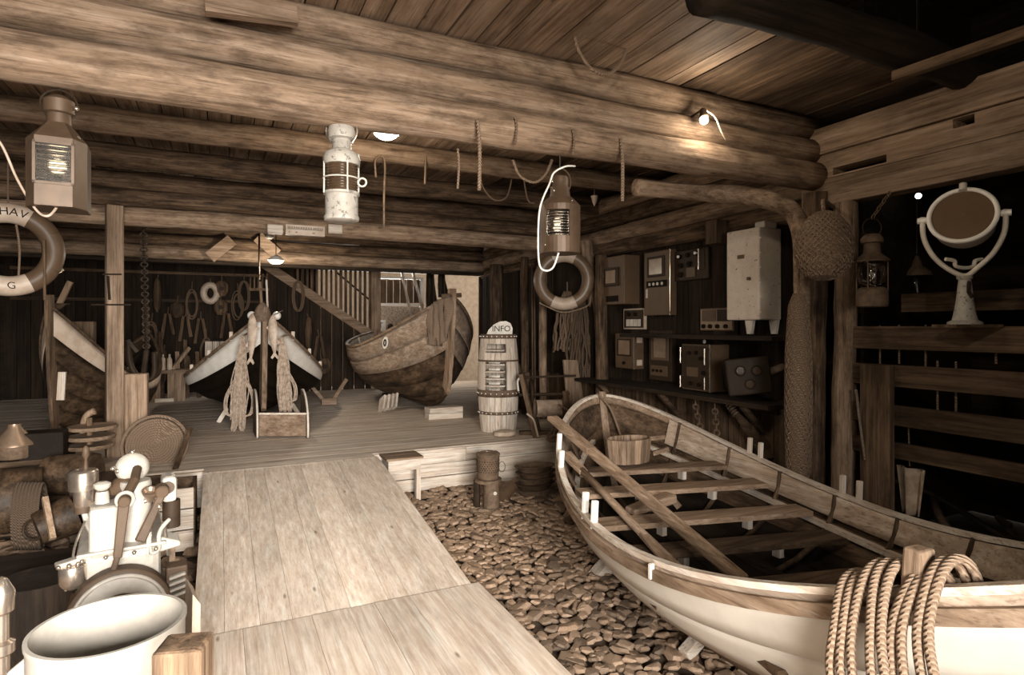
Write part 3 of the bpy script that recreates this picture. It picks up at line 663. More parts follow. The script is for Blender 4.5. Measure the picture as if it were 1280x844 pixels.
# rope coil over the near gunwale
rc = thing('rope_coil', 'thick rope coil hung over the near gunwale of the rowing boat', 'rope', H1.pt(near_t(H1, lside, 1120, lo=.5), 1, lside))
rr = random.Random(3)
for i, u in enumerate((1068, 1082, 1097, 1110, 1128, 1150, 1162, 1177, 1190)):
    t = near_t(H1, lside, u + (0 if u < 1140 else 4), lo=.5); g = H1.pt(t, 1, lside); o = H1.pt(t, 1, lside, .05) - H1.pt(t, 1, lside, 0); o.z = 0; o = o.normalized()
    tg = V((o.y, -o.x, 0)); k = rr.uniform(-.02, .02); apex = .035 + (.04 if 1085 < u < 1135 or u > 1168 else .015); cx = (1105 - u if u < 1140 else 1160 - u) * .0006
    dwn = .42 + rr.uniform(-.05, .12)
    pts = [g - o * .16 - UP * .22, g - o * .10 - UP * .05, g - o * .035 + UP * apex, g + o * .035 + UP * (apex * .8), g + o * .075 - UP * .08 + tg * k, g + o * .07 - UP * .22 + tg * (k + cx), g + o * .03 - UP * .36 + tg * (k * 2 + cx), g - o * .03 - UP * dwn + tg * k]
    MB().tube(smooth(pts, 6), .0125, 8).build('rope_strand', ROPE, rc, 'all')
# trestles under the boat
for i, (u, v, z, D, lab) in enumerate(((708, 655, 0, 4.6, 'far short prop leaning under the hull of the rowing boat'), (745, 722, 0, 3.55, 'pale wedge shaped chock under the hull of the rowing boat'), (855, 820, 0, 2.95, 'near pale prop under the hull of the rowing boat'))):
    c = PZ(u, v, .02); q = c + V((.42, .06, .2)); 
    if i == 1: MB().prism([c, c + V((.3, .0, 0)), c + V((.34, .02, .16)), c + V((.16, .01, .12))], V((0, .09, 0))).build('chock', W['palex'], label=lab, cat='prop')
    else: MB().bar(c, q, .06, .06).build('hull_prop', W['palex'] if i == 2 else W['oldx'], bevel=.006, label=lab, cat='prop')
for i, tt in enumerate((.25, .5, .8)):
    p = H1.pt(tt, 0, 1); MB().box((p.x, p.y, (p.z - .07 + 0) / 2), (.34, .12, p.z - .07)).build('keel_block', W['oldx'], label='%s timber block carrying the keel of the rowing boat' % ('farthest', 'middle', 'nearest')[i], cat='block')
# ---- centre boat on the deck
H2 = Hull((.47, 7.62), (.47, 11.4), .90, .92, 1.74, .92, 1.6, DZ + .12, rake=.86, krise=.12)
WHT = paint('boat_white', .8, .45, dirt=.15)
b2 = boat('faering_boat', 'black hulled boat with white top strakes seen bow on in the middle of the deck', H2, [0, .25, .45, .62, .80, 1],
     [BLACK, BLACK, BLACK, BLACK, WHT], W['oldy'], W['midy'], W['midz'], BLACK, ribs=5, ribm=W['oldz'], stemw=.09, stemh=.14, extra=(.1, .05), railw=.05, railh=.035)
for sd in (-1, 1):
    for tt in (.1, .2, .33):
        p = H2.pt(tt, 1, sd); MB().bar(p - UP * .01, p + UP * .1, .04, .04).build('thole_pin', W['palez'], b2, bevel=.005)
    e = H2.pt(.02, 1, sd) + V((.05 * (1 if sd == 1 else -1) * (1 if H2.n.x > 0 else -1), -.02, .06)); MB().ball(e, .05, 8).build('horn_knob', WHT, b2, True)
for i, (x, y) in enumerate(((-.02, 8.4), (.96, 8.5), (.47, 10.6))):
    MB().bar((x, y, DZ), (x + (.1 if i == 0 else -.1 if i == 1 else 0), y, H2.pt(.3, .3, 1).z - .02 if i < 2 else DZ + .05), .06, .05).build('boat_prop', W['palez'], label=('left', 'right', 'rear')[i] + ' short prop under the black hulled boat', cat='prop')
for i, tt in enumerate((.2, .8)):
    p = H2.pt(tt, 0, 1); MB().box((p.x, p.y, (DZ + p.z - .07) / 2), (.3, .1, p.z - .07 - DZ)).build('keel_block', W['oldx'], label='%s block under the keel of the black hulled boat' % ('front', 'rear')[i], cat='block')
# ---- boat at the right back
H3 = Hull((2.72, 7.42), (2.62, 11.3), .88, .8, 1.98, 1.30, 1.5, DZ + .13, rake=.88, krise=.22)
VARN = wood('varnished_strake', .52, .24, 1, .5, .5, .06, 18, .2)
UND = wood('mottled_underside', .16, .03, 1, .6, .8, .15, 12, .4)
b3 = boat('old_boat', 'weathered brown boat with dark mottled bottom propped on blocks by the INFO barrel', H3, [0, .22, .42, .62, .81, 1],
     [UND, UND, UND, VARN, VARN], W['paley'], W['midy'], W['midz'], UND, ribs=5, ribm=W['palez'], stemw=.08, stemh=.13, extra=(.12, .05), railw=.045, railh=.035)
sd3 = -1 if (H3.n * -1).x < 0 else 1
t = near_t(H3, sd3, 484, lo=.02, hi=.45)
bp = H3.pt(t, .9, sd3, .045); bq = H3.pt(t + .02, .9, sd3, .045); dx = (bp - bq).normalized()
em = MB(); em.T = facing(bp, dx, UP); em.lathe([(.075, 0), (.075, .008)], (0, 0, 0), (0, 0, 1), 20, 0, sx=.8, sy=1.1).build('oval_plate', WHT, b3)
e2 = MB(facing(bp, dx, UP)); e2.torus((0, 0, .012), .038, .009, (0, 0, 1), 20, 6, sx=1.1, sy=.6).build('emblem_ring', BLACK, b3)
cl = PY(560, 380, 7.35)
q0 = [H3.pt(.004, 1, sd3), H3.pt(.05, 1, sd3)]
def drape(s, q):
    p = q0[0].lerp(q0[1], s) + V((0, -.05 - .03 * math.sin(q * 6 + s * 9) - .06 * q, .05 - q * (.62 - .18 * abs(s - .45))))
    return p + V((-.05 * q + .035 * math.sin(s * 22 + q * 4), -.02 * math.cos(s * 17), 0))
MB().grid(drape, 16, 14).build('draped_net', ropemat('draped_net_cord', .33), None, 'all', solid=.012, label='brown net cloth draped over the bow of the weathered brown boat', cat='net')
e = H3.pt(0, 1, 1); MB().bar(e + V((-.13, .02, .02)), e + V((.13, .02, .04)), .08, .06).build('bow_block', W['oldx'], b3, bevel=.01)
# blocks below it
def stack(c, d, n, lab, rz=0, mats='palex'):
    t = thing('wood_blocks', lab, 'blocks', c)
    for i in range(n): MB(frame(c, rz + random.uniform(-.05, .05))).rng(-d[0] / 2, d[0] / 2, -d[1] / 2, d[1] / 2, i * d[2] + .001, (i + 1) * d[2] - .001).build('block', W[mats], t, bevel=.003)
c = PZ(558, 524, DZ); stack((c.x, c.y + .1, DZ), (.46, .2, .075), 2, 'two pale planks stacked under the bow of the brown boat')
c = PZ(487, 515, DZ); t = thing('wedge_blocks', 'leaning pale plank offcuts wedged under the brown boat', 'blocks', (c.x, c.y, DZ))
for i in range(4):
    MB(frame((c.x - .12 + i * .075, c.y + .06 * i, DZ), .3)).bar((0, 0, .02), (.09, .1, .2), .15, .03, up=(1, 0, 0)).build('offcut', W['palez'], t)
p = H3.pt(.75, 0, 1); MB().box((p.x, p.y, (DZ + p.z - .07) / 2), (.3, .1, p.z - .07 - DZ)).build('keel_block', W['oldx'], label='rear block under the keel of the brown boat', cat='block')
# ---- dark boat at the left edge
H4 = Hull((-1.42, 6.9), (-.92, 10.0), .44, .85, 1.78, .98, 1.5, DZ + .1, rake=.9, krise=.15)
b4 = boat('clinker_boat', 'dark clinker boat with one pale top strake behind the tall left post', H4, [0, .2, .38, .55, .7, .84, 1],
     [TAR, TAR, TAR, TAR, TAR, CREAM], W['darky'], W['oldy'], W['oldz'], TAR, ribs=4, ribm=W['darkz'], stemw=.05, stemh=.1, extra=(.12, .05))
for i, tt in enumerate((.2, .8)):
    p = H4.pt(tt, 0, 1); MB().box((p.x, p.y, (DZ + p.z - .07) / 2), (.3, .1, p.z - .07 - DZ)).build('keel_block', W['oldx'], label='%s block under the keel of the dark clinker boat' % ('front', 'rear')[i], cat='block')
# ================================================================== THINGS
def px(D): return D / FP
area('unseen_fill_lamp', (.9, .9, 3.0), (3.4, 2.4, 1.3), .15, .15, 17, col=(1, .86, .66))  # unseen lamp added to brighten the right wall and searchlight
# ---- hanging ship lanterns (front beam, Y = 3)
def hook(parent, a, b, r=.004, mat=None): MB().tube([a, b], r, 6).build('hook', mat or IRON, parent)
def lantern_left():
    D = 2.45; T = camframe(74, 263, D) @ Matrix.Rotation(.5, 4, 'Z'); k = px(D); base = T.translation
    t = thing('ship_lantern', 'boxy copper ship lantern with a lit front glass, hanging at far left', 'lantern', base)
    wd = 30 * k; oc = [(-wd, -.05), (-.06, -.12), (.06, -.12), (wd, -.05), (wd, .07), (-wd, .07)]
    h0 = 0.0; h1 = 82 * k
    m = MB(T); n = len(oc)
    # body walls, leaving the front face open for the glass
    for i in range(n):
        a, b = oc[i], oc[(i + 1) % n]
        if i == 1:
            for (z0, z1) in ((h0, .09), (h1 - .03, h1)): m.add([(a[0], a[1], z0), (b[0], b[1], z0), (b[0], b[1], z1), (a[0], a[1], z1)], [(0, 1, 2, 3)])
        else: m.add([(a[0], a[1], h0), (b[0], b[1], h0), (b[0], b[1], h1), (a[0], a[1], h1)], [(0, 1, 2, 3)])
    m.add([(x, y, 0) for x, y in oc], [tuple(range(n))])
    top = [(x * .42, y * .5, h1 + .075) for x, y in oc]; m.add([(x, y, h1) for x, y in oc] + top, [(i, (i + 1) % n, n + (i + 1) % n, n + i) for i in range(n)])
    m.build('body', COPPER, t, solid=.004)
    m = MB(T); m.lathe([(.045, h1 + .05), (.042, h1 + .12), (.055, h1 + .125), (.055, h1 + .175), (.03, h1 + .195), (.001, h1 + .2)], n=20); m.build('chimney', COPPER, t, True)
    MB(T).torus((0, 0, h1 + .16), .062, .004, (0, 1, 0), 24, 6, a0=0, a1=math.pi * 2).build('carrying_ring', IRON, t)
    m = MB(T); m.rng(-.058, .058, -.124, -.118, .09, h1 - .03); m.build('glass', FROST, t)
    for i in range(8): MB(T).tube([(-.055, -.126, .10 + i * .018), (.055, -.126, .10 + i * .018)], .0055, 6).build('glass_rib', FROST, t)
    m = MB(T); m.rng(-.066, -.056, -.128, -.118, .08, h1 - .02).rng(.056, .066, -.128, -.118, .08, h1 - .02).rng(-.066, .066, -.128, -.118, .08, .09).rng(-.066, .066, -.128, -.118, h1 - .03, h1 - .02).build('glass_frame', COPPER, t)
    MB(T).ball((0, -.03, .17), .03, 8).build('bulb', SOFTBULB, t, True)
    MB(T).cyl((0, -.03, .01), (0, -.03, .14), .012, 8).build('socket', IRON, t)
    MB(T).ball((.06, -.02, h1 + .15), .01, 6).ball((.07, -.06, h1 + .02), .009, 6).build('stud', STEEL, t, True)
    hook(t, T @ V((0, 0, h1 + .22)), V((base.x, 3.0, 2.62)))
    return t
lantern_left()
MB().tube(smooth([P(-30, 150, 2.4), P(0, 178, 2.42), P(22, 225, 2.40), P(45, 262, 2.36), P(60, 270, 2.34), P(72, 258, 2.4)], 6), .005, 6).build('lamp_cable', CREAM, None, 'all', label='pale cable running in from the left to the boxy copper lantern', cat='cable')
def lantern_mid():
    D = 2.93; k = px(D); T = camframe(427, 277, D); t = thing('ship_lantern', 'weathered white all-round lantern with dark ribbed glass, hanging in the middle', 'lantern', T.translation)
    MB(T).lathe([(.072, .0), (.082, .005), (.084, .02), (.078, .03), (.078, .125), (.085, .13), (.085, .14)], n=28).build('base_tank', CHIPWHITE, t, True)
    prof = [(.068, .14)]
    for i in range(10): prof += [(.072, .146 + i * .013), (.078, .152 + i * .013)]
    prof += [(.068, .275)]
    MB(T).lathe(prof, n=28).build('ribbed_glass', paint('dark_lens', .09, .12, dirt=.4), t, True)
    MB(T).lathe([(.086, .27), (.088, .30), (.082, .325), (.05, .345), (.046, .35), (.044, .395), (.062, .40), (.066, .43), (.06, .455), (.03, .465)], n=28).build('vent_top', CHIPWHITE, t, True)
    for a in range(4):
        q = (math.cos(a * 1.57 + .6) * .085, math.sin(a * 1.57 + .6) * .085)
        MB(T).tube([(q[0], q[1], .13), (q[0], q[1], .28)], .004, 6).build('guard_wire', OLDWHITE, t)
    for z in (.205,): MB(T).torus((0, 0, z), .086, .0035, n=28, m=6).build('guard_hoop', OLDWHITE, t)
    MB(T).torus((.1, 0, .19), .02, .005, (0, 1, 0), 14, 6).build('side_eye', OLDWHITE, t)
    MB(T).tube(smooth([(-.05, 0, .38), (-.075, 0, .43), (-.06, 0, .50), (0, 0, .515), (.06, 0, .50), (.075, 0, .43), (.05, 0, .38)], 5), .005, 6).build('bail', STEEL, t)
    hook(t, T @ V((0, 0, .515)), T @ V((0, .06, .56)))
lantern_mid()
def lantern_right():
    D = 3.47; k = px(D); T = camframe(700, 317, D); t = thing('ship_lantern', 'bell shouldered grey ship lantern with glowing ribbed glass and white cable', 'lantern', T.translation)
    a0, a1 = -2.35, -1.15
    def ring(r, z, n=30): return [(math.cos(a0 + (a1 - a0) * i / 8 if False else 6.283 * i / n) * r, math.sin(6.283 * i / n) * r, z) for i in range(n)]
    m = MB(T); n = 32; R = .115
    def shell(z0, z1, skip):
        for i in range(n):
            b0 = 6.2832 * i / n; b1 = 6.2832 * (i + 1) / n; mid = (b0 + b1) / 2
            if skip and 3.95 < mid < 5.05: continue
            m.add([(math.cos(b0) * R, math.sin(b0) * R, z0), (math.cos(b1) * R, math.sin(b1) * R, z0), (math.cos(b1) * R, math.sin(b1) * R, z1), (math.cos(b0) * R, math.sin(b0) * R, z1)], [(0, 1, 2, 3)])
    shell(0, .09, False); shell(.09, .235, True); shell(.235, .27, False)
    m.lathe([(.001, 0), (R, 0)], n=n, cap=False)
    m.build('body', COPPER, t, solid=.003)
    MB(T).lathe([(.117, .268), (.112, .275), (.085, .305), (.06, .325), (.052, .38), (.048, .385), (.05, .42), (.044, .44), (.02, .448), (.001, .449)], n=28).build('chimney', COPPER, t, True)
    g = MB(T)
    for j in range(9):
        z = .10 + j * .0155; pts = [(math.cos(b) * (R - .004), math.sin(b) * (R - .004), z) for b in [3.93 + (5.07 - 3.93) * q / 8 for q in range(9)]]; g.tube(pts, .0078, 6)
    g.build('ribbed_glass', FROST, t)
    MB(T).ball((-.02, -.05, .14), .022, 8).build('bulb', SOFTBULB, t, True)
    MB(T).cyl((-.02, -.05, .002), (-.02, -.05, .12), .01, 8).build('socket', IRON, t)
    MB(T).torus((0, 0, .41), .062, .004, (0, 1, 0), 24, 6, sy=1.25).build('bail', COPPER, t)
    for q in ((-.05, -.1, .39), (-.04, -.09, .34), (.06, -.09, .285), (-.09, -.075, .04)): MB(T).ball(q, .006, 6).build('stud', STEEL, t, True)
    hook(t, T @ V((0, 0, .48)), V((T.translation.x, 3.0, 2.61)))
    f = lambda x, z, y=-.02: T @ V((x, y, z))
    MB().tube(smooth([f(.09, .51, .03), f(.03, .495), f(-.035, .46), (f(-.06, .40)), f(-.115, .26, -.06), f(-.128, .1, -.06), f(-.12, -.06), f(-.085, -.10), f(-.04, -.08), f(-.01, .005, -.04)], 6), .0055, 8).build('lamp_cable', WHITE, None, 'all', label='white cable looping down to the bell shouldered lantern', cat='cable')
lantern_right()
# ---- lamps
def lamp(loc, power, col=(1, .88, .7), r=.04, spot=None):
    l = bpy.data.lights.new('lamp_light', 'POINT'); l.energy = power; l.color = col; l.shadow_soft_size = r
    o = bpy.data.objects.new('lamp_light', l); COL.objects.link(o); o.location = loc; return o
def bowl_lamp(p, r, label, zt, power, glow=None):
    t = thing('hanging_lamp', label, 'lamp', p)
    MB().lathe([(.02, .07), (r * .5, .055), (r, .012), (r * 1.02, .005), (r * 1.0, 0.0)], p, n=24, cap=False).build('shade', OLDWHITE, t, True, solid=.003)
    MB().lathe([(.001, -r * .42), (r * .5, -r * .36), (r * .85, -r * .15), (r * .9, .004), (r * .3, .02)], p, n=20).build('bulb', glow or BULB, t, True)
    MB().tube([p + V((0, 0, .06)), V((p.x, p.y, zt))], .006, 6).build('cord', IRON, t)
    lamp(p - V((0, 0, r * .42 + .06)), power)
bowl_lamp(P(483, 168, 4.2), .085, 'glowing bowl lamp behind the front beam, near the white lantern', 3.14, 34)
bowl_lamp(P(345, 326, 7.9), .10, 'glowing bowl lamp hanging over the black hulled boat', 3.14, 50)
bowl_lamp(P(337, 297, 8.2), .055, 'small unlit lamp hanging just above the bowl lamp over the boat', 3.14, 0.5, glow=OLDWHITE)
bowl_lamp(P(68, 338, 5.9), .075, 'small shaded lamp beside the left lifebuoy', 3.15, 2.0, glow=CREAM)
# clip spot on the beam
c = PY(880, 150, 2.85); sp = thing('clip_lamp', 'small glaring clip lamp on the front beam at right', 'lamp', c)
MB().ball(c, .028, 8).build('bulb', BULB, sp, True); MB().lathe([(.03, 0), (.02, .04), (.018, .06)], c + V((0, 0, .015)), V((.1, .3, .9)), n=14).build('socket', IRON, sp, True)
MB().tube([c + V((0, .01, .07)), c + V((0, .14, .05))], .007, 6).build('bracket', IRON, sp)
MB().tube(smooth([c + V((.02, 0, .06)), c + V((.09, 0, .03)), c + V((.14, 0, -.05)), c + V((.2, .02, -.09))], 5), .005, 6).build('cord', CREAM, sp, 'all')
lamp(c + V((0, -.06, -.02)), 9)
c = P(1148, 245, 4.6); sp = thing('small_bulb', 'tiny glowing bulb in the dark beyond the hanging lantern', 'lamp', c); MB().ball(c, .022, 6).build('bulb', BULB, sp, True); MB().tube([c + V((0, 0, .02)), V((c.x, c.y, 4.31))], .005, 6).build('cord', IRON, sp)
c = P(161, 462, 6.6); sp = thing('small_bulb', 'tiny glowing bulb beside the timber stub at left', 'lamp', c); MB().ball(c, .028, 8).build('bulb', paint('milk_glass', .8, .3), sp, True); MB().tube([c, c + V((.02, .03, -.09))], .008, 6).build('stalk', IRON, sp)
# ---- lettered board on the middle beam
a = PY(357, 279, 6.6); b = PY(406, 296, 6.6); sg = thing('lettered_board', 'small white lettered board on the middle beam', 'sign', ((a.x + b.x) / 2, 6.61, b.z))
MB().rng(a.x, b.x, 6.60, 6.66, b.z, a.z - .01).build('board', CREAM, sg)
hh = a.z - b.z
MB().rng(a.x + .02, b.x - .02, 6.594, 6.602, b.z + hh * .5, a.z - .03).build('dark_band', BROWN, sg)
rr = random.Random(2); mk = MB(); mk2 = MB(); xx = a.x + .03
while xx < b.x - .03:
    wd = rr.choice((.006, .01, .014)); mk.rng(xx, xx + wd * .5, 6.590, 6.594, b.z + hh * .56, b.z + hh * .76)
    if rr.random() < .4: mk2.rng(xx, xx + wd * 2, 6.596, 6.60, b.z + hh * .18, b.z + hh * .3)
    xx += wd + .012
mk.build('letter_marks', CREAM, sg, kind='stuff'); mk2.build('small_letter_marks', BROWN, sg, kind='stuff')
for (u0, u1, lab) in ((334, 354, 'pale float block left of the lettered board'), (410, 428, 'small pale box right of the lettered board')):
    a = PY(u0, 280, 6.6); b = PY(u1, 293, 6.6); MB().rng(a.x, b.x, 6.58, 6.66, b.z, a.z).build('small_box', W['palex'], bevel=.012, label=lab, cat='box')
# ---- lifebuoys
def lifebuoy(c, R, r, yaw, label, cream, dark, txt=None, tilt=0.0):
    t = thing('lifebuoy', label, 'lifebuoy', c); ax = V((math.sin(yaw), -math.cos(yaw), tilt)).normalized()
    X = V((math.cos(yaw), math.sin(yaw), 0)); Z = ax.cross(X) * -1
    if Z.z < 0: Z = -Z
    def arc(a0, a1, rr, mat, name, n=18):
        pts = [c + X * math.cos(a0 + (a1 - a0) * i / n) * R + Z * math.sin(a0 + (a1 - a0) * i / n) * R for i in range(n + 1)]
        MB().tube(pts, rr, 16).build(name, mat, t, True)
    q = math.pi / 4
    segs = 4
    for i in range(4):
        m0 = math.pi / 2 * i + .1 * 0
        arc(m0 - .48, m0 + .48, r if i % 2 else r * .99, cream if i % 2 == 1 else dark, 'pale_segment' if i % 2 else 'dark_segment')
        arc(m0 + .48, m0 + math.pi / 2 - .48, r * .985, dark, 'dark_segment')
    return t, X, Z, ax
c = P(10, 312, 4.7); lb, X, Z, ax = lifebuoy(c, .285, .078, .25, 'large lettered lifebuoy cut off by the left edge', CREAM, GREYP)
def arctext(s, R, a_start, step, size, t, c, X, Z, ax, off):
    for i, ch in enumerate(s):
        a = a_start - i * step; o = c + (X * math.cos(a) + Z * math.sin(a)) * R + ax * off; xd = X * math.sin(a) - Z * math.cos(a)
        text(ch, facing(o, xd, X * math.cos(a) + Z * math.sin(a)), size, BLACK, t)
arctext('HAV', .285, 1.66, .21, .085, lb, c, X, Z, ax, .077)
a = -1.50; o = c + (X * math.cos(a) + Z * math.sin(a)) * .285 + ax * .077; text('G', facing(o, X * -math.sin(a), -(X * math.cos(a) + Z * math.sin(a))), .075, BLACK, lb)
MB().tube([c + Z * .36, V((c.x, c.y, 3.05))], .006, 6).build('hanging_line', DROPE, lb)
MB().tube(smooth([c + X * .05 + Z * .2, c + X * .07, c + X * .06 - Z * .28], 5), .008, 6).build('grab_line', ROPE, lb)
c = P(705, 350, 6.9); lb, X, Z, ax = lifebuoy(c, .275, .072, -.54, 'worn lifebuoy hanging behind the bell shouldered lantern', CREAM, BROWN)
MB().tube([c + Z * .34, V((c.x, c.y, 3.0))], .006, 6).build('hanging_line', DROPE, lb)
MB().tube(smooth([c - Z * .26 - X * .28, c - Z * .3 - X * .2, c - Z * .37, c - Z * .3 + X * .26, c - Z * .2 + X * .3], 5), .009, 6).build('grab_line', ROPE, lb)
# ---- rope ends, hooks and loops on the beams
for (u, v0, v1, Y, lab) in ((572, 186, 236, 3.09, 'first'), (597, 150, 238, 2.86, 'second'), (644, 146, 180, 2.87, 'third'), (716, 162, 194, 2.87, 'fourth'), (776, 172, 252, 2.86, 'fifth')):
    a = PY(u, v0, Y); b = PY(u + (2 if v1 - v0 > 60 else 0), v1, Y)
    MB().tube(smooth([a, a.lerp(b, .4) + V((.008, 0, 0)), b], 6), .010 if v1 - v0 > 60 else .007, 8).build('rope_end', ROPE if v1 - v0 > 45 else DROPE, None, 'all', label=lab + ' from the left of the short rope ends on the front cross beam', cat='rope')
MB().tube(smooth([PY(470, 222, 4.88), PY(469, 202, 4.88), PY(475, 195, 4.88), PY(481, 203, 4.88), PY(480, 245, 4.88), PY(480, 285, 4.88)], 6), .009, 8).build('iron_hook', RUST, None, 'all', label='long pale hooked rod hanging from the first joist behind the front beam', cat='hook')
MB().tube([PY(532, 195, 4.9), PY(531, 230, 4.9)], .009, 6).build('peg', W['midz'], label='short peg hanging from the first joist behind the front beam', cat='peg')
for (pts, Y, lab) in ((((600, 205), (603, 232), (618, 250), (634, 245), (641, 215)), 5.1, 'slack dark rope loop left of the bell shouldered lantern'), (((641, 200), (650, 220), (668, 228), (682, 218), (690, 200)), 3.09, 'shallow rope loop just behind the front beam beside the bell lantern'), (((655, 225), (660, 250), (668, 254)), 5.0, 'short frayed rope end behind the bell lantern')):
    MB().tube(smooth([PY(u, v, Y) for u, v in pts], 6), .008, 6).build('rope_loop', DROPE, None, 'all', label=lab, cat='rope')
MB().tube(smooth([PY(712, -40, 2.75), PY(716, 20, 2.75), PY(722, 60, 2.75), PY(742, 88, 2.75), PY(765, 90, 2.75), PY(782, 65, 2.75), PY(789, 20, 2.75), PY(788, -40, 2.75)], 7), .0095, 8).build('rope_loop', ROPE, None, 'all', label='big pale rope loop hanging from the ceiling in front of the beam', cat='rope')
for (u0, v0, u1, v1, Y, lab) in ((743, 262, 740, 282, 6.3, 'small pale cone float hanging right of the bell lantern'),):
    a = PY(u0, 245, 5.0); MB().lathe([(.035, 0), (.022, -.06), (.003, -.10)], a, n=10).build('cone_float', CREAM, label=lab, cat='float')
MB().tube([PY(743, 245, 5.0), PY(743, 225, 5.0)], .004, 5).build('thin_line', DROPE, label='line holding the small cone float', cat='line')
# ---- old instruments on the right wall
def wallbox(u0, u1, u2, vt, vb, label, name, cat, matb, X2=XW + .1, bev=.008, X1=None):
    ratio = lambda u: ray(u, 0).y / ray(u, 0).x
    y1 = X2 * ratio(u2); x1 = y1 / ratio(u1) if X1 is None else X1
    if X1 is not None: y1 = X1 * ratio(u1)
    y0 = x1 * ratio(u0); zt = PX(u1, vt, x1).z; zb = PX(u1, vb, x1).z
    t = thing(name, label, cat, ((x1 + X2) / 2, (y0 + y1) / 2, zb))
    MB().rng(x1, X2, y1, y0, zb, zt).build('case', matb, t, bevel=bev)
    Wd = y0 - y1; H = zt - zb
    def f(a, b, c, d, proud=.008, mat=None, nm='panel', parent=None, bev=0):   # front face fractions: a,b across from the far side, c,d up
        return MB().rng(x1 - proud, x1 + .002, y0 - Wd * b, y0 - Wd * a, zb + H * c, zb + H * d).build(nm, mat, parent or t, bevel=bev)
    def knob(a, c, r=.012, mat=None, nm='knob', L=.02):
        return MB().cyl((x1 + .001, y0 - Wd * a, zb + H * c), (x1 - L, y0 - Wd * a, zb + H * c), r, 12).build(nm, mat or BLACK, t, True)
    def hndl(a, c0, c1, r=.006, mat=None):
        yy = y0 - Wd * a; MB().tube([(x1, yy, zb + H * c0), (x1 - .035, yy, zb + H * c0), (x1 - .035, yy, zb + H * c1), (x1, yy, zb + H * c1)], r, 6).build('handle', mat or STEEL, t)
    return t, f, knob, hndl, (x1, y0, y1, zb, zt)
t, f, kb, hd, g = wallbox(752, 780, 800, 318, 380, 'grey box display with a square hooded screen, upper left of the instruments', 'radar_display', 'instrument', GREYP)
f(.22, .8, .38, .76, .03, GREYD, 'screen_hood', bev=.006); f(.3, .72, .44, .70, .034, SCREEN, 'screen'); f(.25, .75, .06, .18, .012, BLACK, 'switch_panel')
t, f, kb, hd, g = wallbox(805, 838, 846, 311, 394, 'tall radar display with a pale square screen and a row of dials, top middle', 'radar_display', 'instrument', GREYP)
f(.15, .8, .6, .92, .012, GREYD, 'screen_frame', bev=.004); f(.24, .72, .64, .88, .014, SCREEN, 'screen'); f(.12, .88, .44, .54, .008, BLACK, 'dial_panel')
for a in (.25, .4, .55, .72): kb(a, .49, .016, OLDWHITE, 'dial', .014)
f(.1, .15, .28, .42, .01, OLDWHITE, 'label_plate')
MB().rng(g[0] - .005, g[0] + .005, g[2] - .004, g[2] + .006, g[3], g[4]).build('edge_trim', STEEL, t)
t, f, kb, hd, g = wallbox(841, 885, 888, 308, 348, 'black radio set with white topped knobs and two handles, top right of the displays', 'radio_set', 'instrument', GREYD)
for a, c in ((.22, .8), (.45, .82), (.68, .84)): kb(a, c, .022, BLACK, 'knob', .02); 
for a, c in ((.22, .8), (.7, .84)): kb(a, c, .014, WHITE, 'knob_cap', .03)
for a, c in ((.25, .5), (.5, .52), (.25, .2)): kb(a, c, .026)
f(.42, .66, .1, .4, .01, GREYP, 'label_plate'); hd(.03, .1, .8); hd(.82, .3, .95)
t, f, kb, hd, g = wallbox(779, 806, 809, 385, 412, 'small pale framed meter with a row of white keys, between the displays', 'meter', 'instrument', CREAM)
f(.06, .94, .08, .92, .004, GREYD, 'face')
for i in range(4): f(.2 + i * .17, .32 + i * .17, .15, .48, .016, OLDWHITE, 'key')
for a in (.3, .6): kb(a, .72, .022, BLACK)
t, f, kb, hd, g = wallbox(875, 917, 919, 384, 414, 'pale control panel with four black knobs left of the enamel cabinet', 'control_panel', 'instrument', GREYP)
f(.03, .97, .06, .94, .004, paint('panel_grey', .3, .5), 'face'); f(.08, .5, .42, .92, .008, GREYP, 'window'); f(.54, .9, .42, .92, .008, GREYD, 'dial_window')
for a in (.14, .34, .56, .8): kb(a, .2, .02)
t, f, kb, hd, g = wallbox(908, 949, 977, 283, 400, 'big chipped pale enamel cabinet on two feet, brightest on the right wall', 'enamel_cabinet', 'cabinet', paint('cabinet_enamel_chipped', .6, .4, chip=-.12, chipc=.05, dirt=.12, scale=16), X2=XW + .05, bev=.012)
x1, y0, y1, zb, zt = g
f(.36, .56, .68, .72, .006, RUST, 'name_plate'); kb(.72, .45, .014, GREYP, 'lock')
for i in range(6): MB().ball((x1 + .01, y1 - .004, zb + (zt - zb) * (.08 + .16 * i)), .009, 6).build('hinge_pin', OLDWHITE, t, True)
for xx, yy in ((x1 + .03, y1 + .12), (XW, y1 + .03)): MB().prism([(xx, yy - .03, zb), (xx, yy + .05, zb), (xx, yy + .03, zb - .11), (xx, yy - .01, zb - .11)], (.03, 0, 0)).build('foot', OLDWHITE, t)
MB().rng(x1 + .06, XW, y1, y1 + .1, zt, zt + .05).build('top_bracket', OLDWHITE, t, bevel=.01)
t, f, kb, hd, g = wallbox(769, 793, 805, 417, 462, 'grey sounder with pale screen and bright hinge edge, lower left of the instruments', 'echo_sounder', 'instrument', GREYP)
f(.15, .85, .36, .84, .014, GREYD, 'screen_frame'); f(.24, .8, .4, .8, .016, SCREEN, 'screen'); kb(.5, .16, .016)
MB().rng(g[0] - .008, g[0] + .002, g[2] - .006, g[2] + .008, g[3], g[4]).build('edge_trim', STEEL, t); MB().rng(g[0] + .03, g[0] + .1, g[2] - .004, g[2], g[3] + .28, g[3] + .34).rng(g[0] + .03, g[0] + .1, g[2] - .004, g[2], g[3] + .04, g[3] + .1).build('label_plate', CREAM, t)
